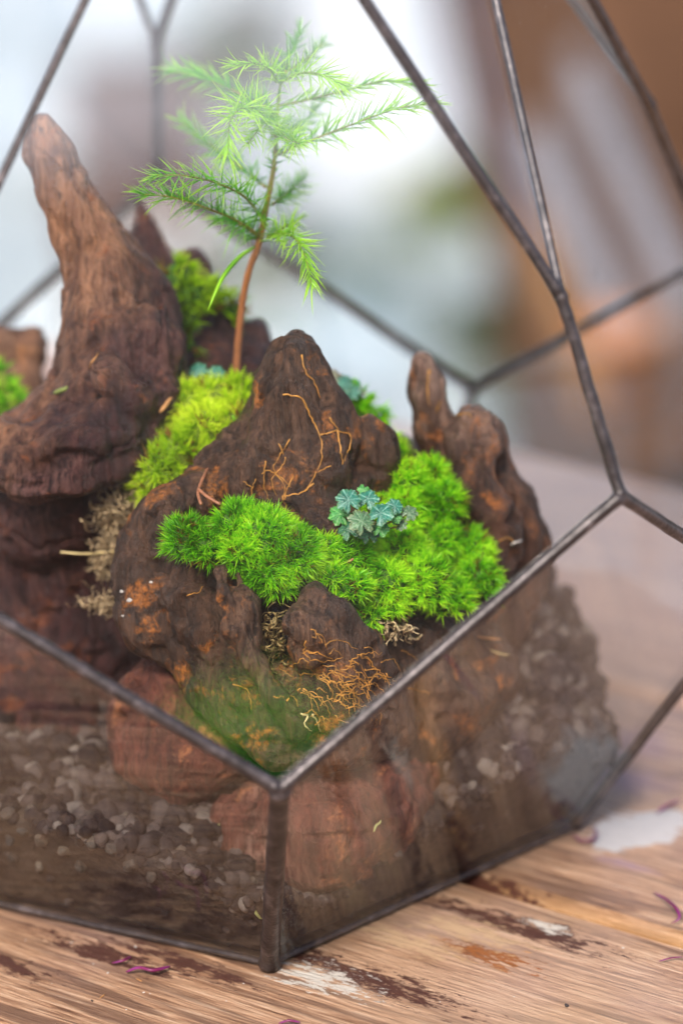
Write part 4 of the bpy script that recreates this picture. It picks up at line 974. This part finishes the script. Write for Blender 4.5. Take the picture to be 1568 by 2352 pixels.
for x, y, lb in [(235, 2290, 'small orange bark crumb left of centre on the front plank'), (320, 2252, 'tan bark crumb just below the long purple shred'), (1210, 2158+30, 'thin orange bark crumb on the front plank at right')]: crumb(cm3, x, y, 4, lb, 'crumb', name='bark_crumb')

# ------------------------------------------------------------------ background beyond the table (all far out of focus)
def G(px, py, z=GZ): return on_z(px, py, z)
def slats(label, name, p0, ang, n, wid, gap, length, thick, zc, mat, cat):
    c = G(*p0); root = empty(name, (c[0], c[1], GZ), label, cat, rz=0)
    ax_ = np.array([[math.cos(ang), math.sin(ang), 0], [-math.sin(ang), math.cos(ang), 0], [0, 0, 1.]])
    for i in range(n):
        mb = MB(); o_ = (i-(n-1)/2)*(wid+gap); mb.box(np.array([c[0], c[1], zc])+ax_[1]*o_, length/2, wid/2, thick/2, ax_, .003); mb.build('slat', mat, root, smooth=False)
    for s_ in (-.38, .38):
        mb = MB(); hh = (zc-thick/2-GZ)/2; mb.box(np.array([c[0], c[1], GZ+hh])+ax_[0]*s_*length, .02, (n*(wid+gap))/2, hh, ax_, .003); mb.build('runner', mat, root, smooth=False)
M_bw = simple('brown_board', (.090, .043, .021), .95, .4, 8, spec=.1); M_ow = simple('tan_board', (.36, .17, .06), .7, .3, 8)
dc = np.array([.215, 2.02]); da = math.radians(88)
deck = empty('wooden_deck', (.215, 2.02, GZ), 'blurred dark brown wooden deck on the ground at the right', 'deck')
for k in range(30):
    mb = MB(); mb.box((.215+.075+k*.155, 4.3, GZ+.02), .0725, 2.28, .014, None, .004); mb.build('deck_board', M_bw, deck, smooth=False)
def lath(label, a, b, wpx, mat, z=GZ+.05, name='grey_board'):
    A, B = on_z(*a, z), on_z(*b, z); wpx = wpx*.62; d = (B-A)[:2]; L_ = np.hypot(*d); d /= L_
    mb = MB(); mb.box((A+B)/2, L_/2, wpx*.00014, .014, [np.array([d[0], d[1], 0]), np.array([-d[1], d[0], 0]), np.array([0, 0, 1.])], .003)
    tag(mb.build(name, mat, smooth=False), label, 'board')
M_gb = simple('grey_board', (.32, .32, .36), .6, .1, 8)
BZ = -.30
b0, b1 = on_z(1225, 985, BZ), on_z(1190, -250, BZ)
bench = empty('low_bench', (b0[0], b0[1], GZ), 'blurred dark brown boarded bench standing behind the table on the right', 'bench')
for k in range(8):
    mb = MB(); mb.box((b0[0]+.055+k*.112, (b0[1]+b1[1])/2, BZ-.012), .0545, (b1[1]-b0[1])/2, .012, None, .002); mb.build('seat_board', M_bw, bench, smooth=False)
for x_ in (b0[0]+.06, b0[0]+.84):
    for y_ in (b0[1]+.06, b1[1]-.06):
        mb = MB(); mb.box((x_, y_, (BZ-.024+GZ)/2), .025, .025, (BZ-.024-GZ)/2, None, .003); mb.build('leg', M_bw, bench, smooth=False)
lath('blurred lavender-grey board lying on the dark bench, the left one of two', (1225, 330), (1440, 800), 50, M_gb, BZ+.012)
lath('blurred lavender-grey board lying on the dark bench, the right one of two', (1330, 160), (1570, 740), 50, M_gb, BZ+.012)
lath('blurred orange-brown board on the dark bench beside the right metal edge', (1225, 560), (1360, 900), 44, M_ow, BZ+.012, name='orange_board')
def crate(label, p0, w_, d_, h_, mat, rz=0.0, name='wooden_crate'):
    c = G(*p0); root = empty(name, (c[0], c[1], GZ), label, 'crate'); ca, sa = math.cos(rz), math.sin(rz)
    ax_ = np.array([[ca, sa, 0], [-sa, ca, 0], [0, 0, 1.]])
    for k in range(3):
        z = GZ+.012+h_*(k+.5)/3
        for s_ in (-1, 1):
            mb = MB(); mb.box(np.array([c[0], c[1], z])+ax_[1]*s_*d_/2, w_/2, .008, h_/6-.006, ax_, .002); mb.build('side_board', mat, root, smooth=False)
            mb = MB(); mb.box(np.array([c[0], c[1], z])+ax_[0]*s_*(w_/2-.008), .008, d_/2-.01, h_/6-.006, ax_, .002); mb.build('end_board', mat, root, smooth=False)
    mb = MB(); mb.box((c[0], c[1], GZ+.012), w_/2-.018, d_/2-.01, .008, ax_, .002); mb.build('bottom', mat, root, smooth=False)
crate('blurred brown wooden crate on the ground behind the leaning horn', (320, 400), .09, .12, .07, M_bw, .2)
def stool(label, p0, p1, z, mat):
    a, b = on_z(*p0, z), on_z(*p1, z); x0, x1 = sorted((a[0], b[0])); y0, y1 = sorted((a[1], b[1]))
    root = empty('low_stool', ((x0+x1)/2, (y0+y1)/2, GZ), label, 'stool')
    mb = MB(); mb.box(((x0+x1)/2, (y0+y1)/2, z-.012), (x1-x0)/2, (y1-y0)/2, .012, None, .004); mb.build('seat', mat, root, smooth=False)
    for x_ in (x0+.012, x1-.012):
        for y_ in (y0+.012, y1-.012):
            mb = MB(); mb.box((x_, y_, (z-.024+GZ)/2), .009, .009, (z-.024-GZ)/2, None, .002); mb.build('leg', mat, root, smooth=False)
stool('blurred brown stool standing between the leaning horn and the seedling', (150, 470), (470, 150), -.42, simple('stool_brown', (.075, .038, .028), .7, .3, 8))
M_white_c = simple('white_cloth', (.58, .60, .63), .8, .03, 10)
def cloth(label, corners, lift, name='white_cloth', mat=None):
    n = 40; c = [G(*p) for p in corners]; V = []
    for i in range(n):
        for j in range(n):
            u_, v_ = i/(n-1), j/(n-1); p = (c[0]*(1-u_)+c[1]*u_)*(1-v_)+(c[3]*(1-u_)+c[2]*u_)*v_; V.append(p)
    V = np.array(V); e = vnoise(V*14, 5)*.5+vnoise(V*31, 6)*.25+.6; V[:, 2] = GZ+.006+lift*np.clip(e, 0, 2)
    q = [(i*n+j, i*n+j+1, (i+1)*n+j+1, (i+1)*n+j) for i in range(n-1) for j in range(n-1)]
    me = mesh_np(name, V, quads=[x[::-1] for x in q]); o = link(name, me, mat or M_white_c); tag(o, label, 'cloth')
    s_ = o.modifiers.new('thick', 'SOLIDIFY'); s_.thickness = .002
cloth('blurred white cloth spread on the ground behind the seedling', [(700, 470), (1080, 450), (1100, -180), (760, -180)], .03)
cloth('blurred pale blue cloth on the ground low behind the central peak', [(640, 960), (1000, 1000), (900, 700), (700, 700)], .02, 'pale_cloth', simple('pale_blue_cloth', (.30, .38, .43), .8, .04, 10))
cloth('bright white scrap of cloth between the horn and the thin stub', [(270, 640), (320, 640), (310, 520), (280, 520)], .012)
def shrub(label, p0, r, hgt, mat, cnt, tint=.4, size=.012, zbase=None, loc=None, stem=False):
    c = G(*p0) if loc is None else np.array(loc); zb = c[2] if loc is not None else GZ
    root = empty('leafy_shrub', (c[0], c[1], zb), label, 'shrub')
    n = cnt; d_ = rng.normal(size=(n, 3)); d_ /= np.linalg.norm(d_, axis=1)[:, None]; d_ *= rng.random((n, 1))**.4
    B = np.array([c[0], c[1], zb+hgt])+d_*np.array([r, r, min(r, hgt)*.95]); B[:, 2] = np.maximum(B[:, 2], zb+.01)
    D = d_+rng.normal(0, .5, (n, 3)); D /= np.linalg.norm(D, axis=1)[:, None]
    V, q, t_, tn = blades(B, D, np.full(n, size*2.4)*rng.uniform(.7, 1.2, n), np.full(n, size), rng.uniform(0, .3, n), np.full(n, tint)+rng.normal(0, .18, n), 3)
    o = link('foliage', mesh_np('foliage', V, q, t_, cols={'tint': tn}), mat, root); o['kind'] = 'stuff'
    mb = MB()
    for k in range(5):
        a = k*1.26; mb.tube(spline([(c[0], c[1], zb), (c[0]+.15*r*math.cos(a), c[1]+.15*r*math.sin(a), zb+hgt*.5), (c[0]+.5*r*math.cos(a), c[1]+.5*r*math.sin(a), zb+hgt*1.1)], 6), r*.04, 5)
    mb.build('stem', M_bw, root)
M_shr = foliage('shrub_green', (.05, .09, .05), (.11, .17, .09), (.20, .28, .12), .3)
M_shrY = foliage('shrub_yellow', (.10, .14, .02), (.24, .30, .05), (.40, .42, .08), .3)
shrub('blurred yellow-green plant right of the seedling in the background', (1010, 520), .018, .014, M_shrY, 240)
shrub('blurred green plant next to the yellow-green one in the background', (1075, 490), .022, .018, M_shr, 260, .6)
shrub('blurred dark green plant above the right finger of driftwood', (1130, 820), .024, .016, M_shr, 340, .25)
shrub('blurred dark green plant above the far table edge on the right', (1300, 990), .038, .02, M_shr, 600, .3)
shrub('blurred bright green plant at the far table edge beside the metal corner', (1370, 1000), .018, .02, M_shrY, 200, .6)
shrub('blurred olive plant low behind the middle rear metal edge', (860, 690), .02, .01, M_shr, 120, .6)
shrub('blurred grey-green plant at the top behind the upper left branch', (520, 230), .035, .03, M_shr, 500, .15)
shrub('blurred grey-green plant behind the lower seedling stem', (640, 680), .03, .02, M_shr, 300, .2)
def pot(label, p0, r, h_, mat, GZ=GZ):
    c = G(*p0, GZ); root = empty('clay_pot', (c[0], c[1], GZ), label, 'pot')
    prof = [(.0, 0.002), (.62*r, .002), (.66*r, .004), (.92*r, h_*.82), (r*1.06, h_*.83), (r*1.08, h_), (r*.95, h_), (r*.86, h_*.8), (r*.6, .012), (0, .012)]
    n = 28; V = [(c[0]+a*math.cos(2*math.pi*k/n), c[1]+a*math.sin(2*math.pi*k/n), GZ+z) for a, z in prof for k in range(n)]
    q = [(i*n+k, i*n+(k+1) % n, (i+1)*n+(k+1) % n, (i+1)*n+k) for i in range(len(prof)-1) for k in range(n)]
    mb = MB(); mb.add(V, q); mb.build('pot_body', mat, root)
    mb = MB(); mb.add([(c[0], c[1], GZ+h_*.7)]+[(c[0]+r*.85*math.cos(2*math.pi*k/n), c[1]+r*.85*math.sin(2*math.pi*k/n), GZ+h_*.7) for k in range(n)], t=[(0, 1+k, 1+(k+1) % n) for k in range(n)]); mb.build('potting_soil', M_dk, root)
pot('blurred orange clay pot with dark soil right of the metal corner', (1420, 905), .017, .03, simple('terracotta', (.50, .19, .06), .7, .15, 10), BZ)
mb = MB(); c = G(1065, 60); mb.add(IV3*np.array([.018, .018, .016])*(1+.05*vnoise(IV3*2, 3))[:, None]+np.array([c[0], c[1], GZ+.03]), t=IF3)
tag(mb.build('pale_stone', simple('stone', (.36, .37, .36), .8, .1, 20)), 'blurred round grey stone at the top on the white cloth', 'stone')
mb = MB(); c = G(1540, 260); mb.box((c[0], c[1], GZ+.02), .16, .016, .018, [np.array([.93, -.36, 0]), np.array([.36, .93, 0]), np.array([0, 0, 1.])], .003); tag(mb.build('wooden_batten', M_ow, smooth=False), 'blurred tan wooden batten at the upper right edge', 'batten')
mb = MB(); c = G(1535, 60); mb.box((c[0]+.04, c[1], GZ+.05), .07, .07, .05, None, .006); tag(mb.build('grey_box', simple('grey_plastic', (.24, .28, .34), .5, .05, 10), smooth=False), 'blurred blue-grey box in the top right corner', 'box')

pot('blurred dark slate pot at the top left of the seedling', (590, 190), .034, .07, simple('slate', (.06, .065, .08), .6, .1, 10))

# out of view behind the camera: mirrored bush, and boards added to block mirrored sky
M_bush = foliage('bush_bright', (.10, .42, .03), (.26, .80, .05), (.45, .95, .12), .6)
shrub('leafy green bush behind the viewer, mirrored as a green glow low in the front pane', (0, 0), .036, .045, M_bush, 1300, .9, .014, loc=(.248, -1.62, .338))
blocker = empty('sky_blocker', (.5, -3.5, GZ), 'unseen dark board screen added behind the viewer to block sky reflections in the front pane', 'blocker')
for k in range(44):
    mb = MB(); mb.box((-2.8+k*.152, -3.5, (GZ+1.38)/2+random.uniform(-.01, .01)), .074, .011, (1.38-GZ)/2, None, .003); mb.build('blocker_board', M_bw, blocker, smooth=False)
for z in (-.3, .9):
    mb = MB(); mb.box((.46, -3.53, z), 3.4, .02, .04, None, .003); mb.build('blocker_rail', M_bw, blocker, smooth=False)

# unseen rack added right of the table so the right pane mirrors slanting stripes
pn, po = next((n, o) for (n, o), k in zip([q for q in PL], [kk for kk in faces if kk[0] != 'tri']) if k == ('up', 1))
def mirror_at(px, py, y):
    d = ray(px, py); h_ = CAM+d*((po-CAM @ pn)/(d @ pn)); e = d-2*(d @ pn)*pn
    return h_+e*((y-h_[1])/e[1])
ry = .50
c4 = np.array([mirror_at(*p, ry) for p in ((1150, -120), (1600, -120), (1600, 1000), (1150, 1000))])
xa, xb, za, zb = c4[:, 0].min()-.01, c4[:, 0].max()+.01, c4[:, 2].min()-.01, c4[:, 2].max()+.01
rack = empty('mirror_rack', ((xa+xb)/2, ry, GZ), 'unseen dark upright board with pale slanting laths, added for the stripes mirrored in the right upper pane', 'rack')
mb = MB(); mb.box(((xa+xb)/2, ry+.012, (za+zb)/2), (xb-xa)/2, .008, (zb-za)/2, None, .002); mb.build('back_board', M_bw, rack, smooth=False)
for x_ in (xa+.02, xb-.02):
    mb = MB(); mb.box((x_, ry+.034, (GZ+zb)/2), .014, .013, (zb-GZ)/2, None, .002); mb.build('post', M_bw, rack, smooth=False)
for x_ in (xa+.02, xb-.02):
    mb = MB(); mb.box((x_, ry+.034, GZ+.012), .016, .12, .012, None, .002); mb.build('foot', M_bw, rack, smooth=False)
for a, b, w_, m_ in (((1235, 300), (1450, 760), .0036, M_gb), ((1330, 160), (1570, 640), .0036, M_gb), ((1215, 560), (1370, 900), .0045, M_ow), ((1480, 60), (1600, 330), .005, M_ow)):
    A_, B_ = mirror_at(*a, ry), mirror_at(*b, ry); d = B_-A_; L_ = np.linalg.norm(d); d /= L_; d2 = np.cross(np.array([0, 1., 0]), d)
    mb = MB(); mb.box((A_+B_)/2-np.array([0, .003, 0]), L_/2, .004, w_, [d, np.array([0, 1., 0]), np.cross(d, [0, 1., 0])], .001); mb.build('lath', m_, rack, smooth=False)
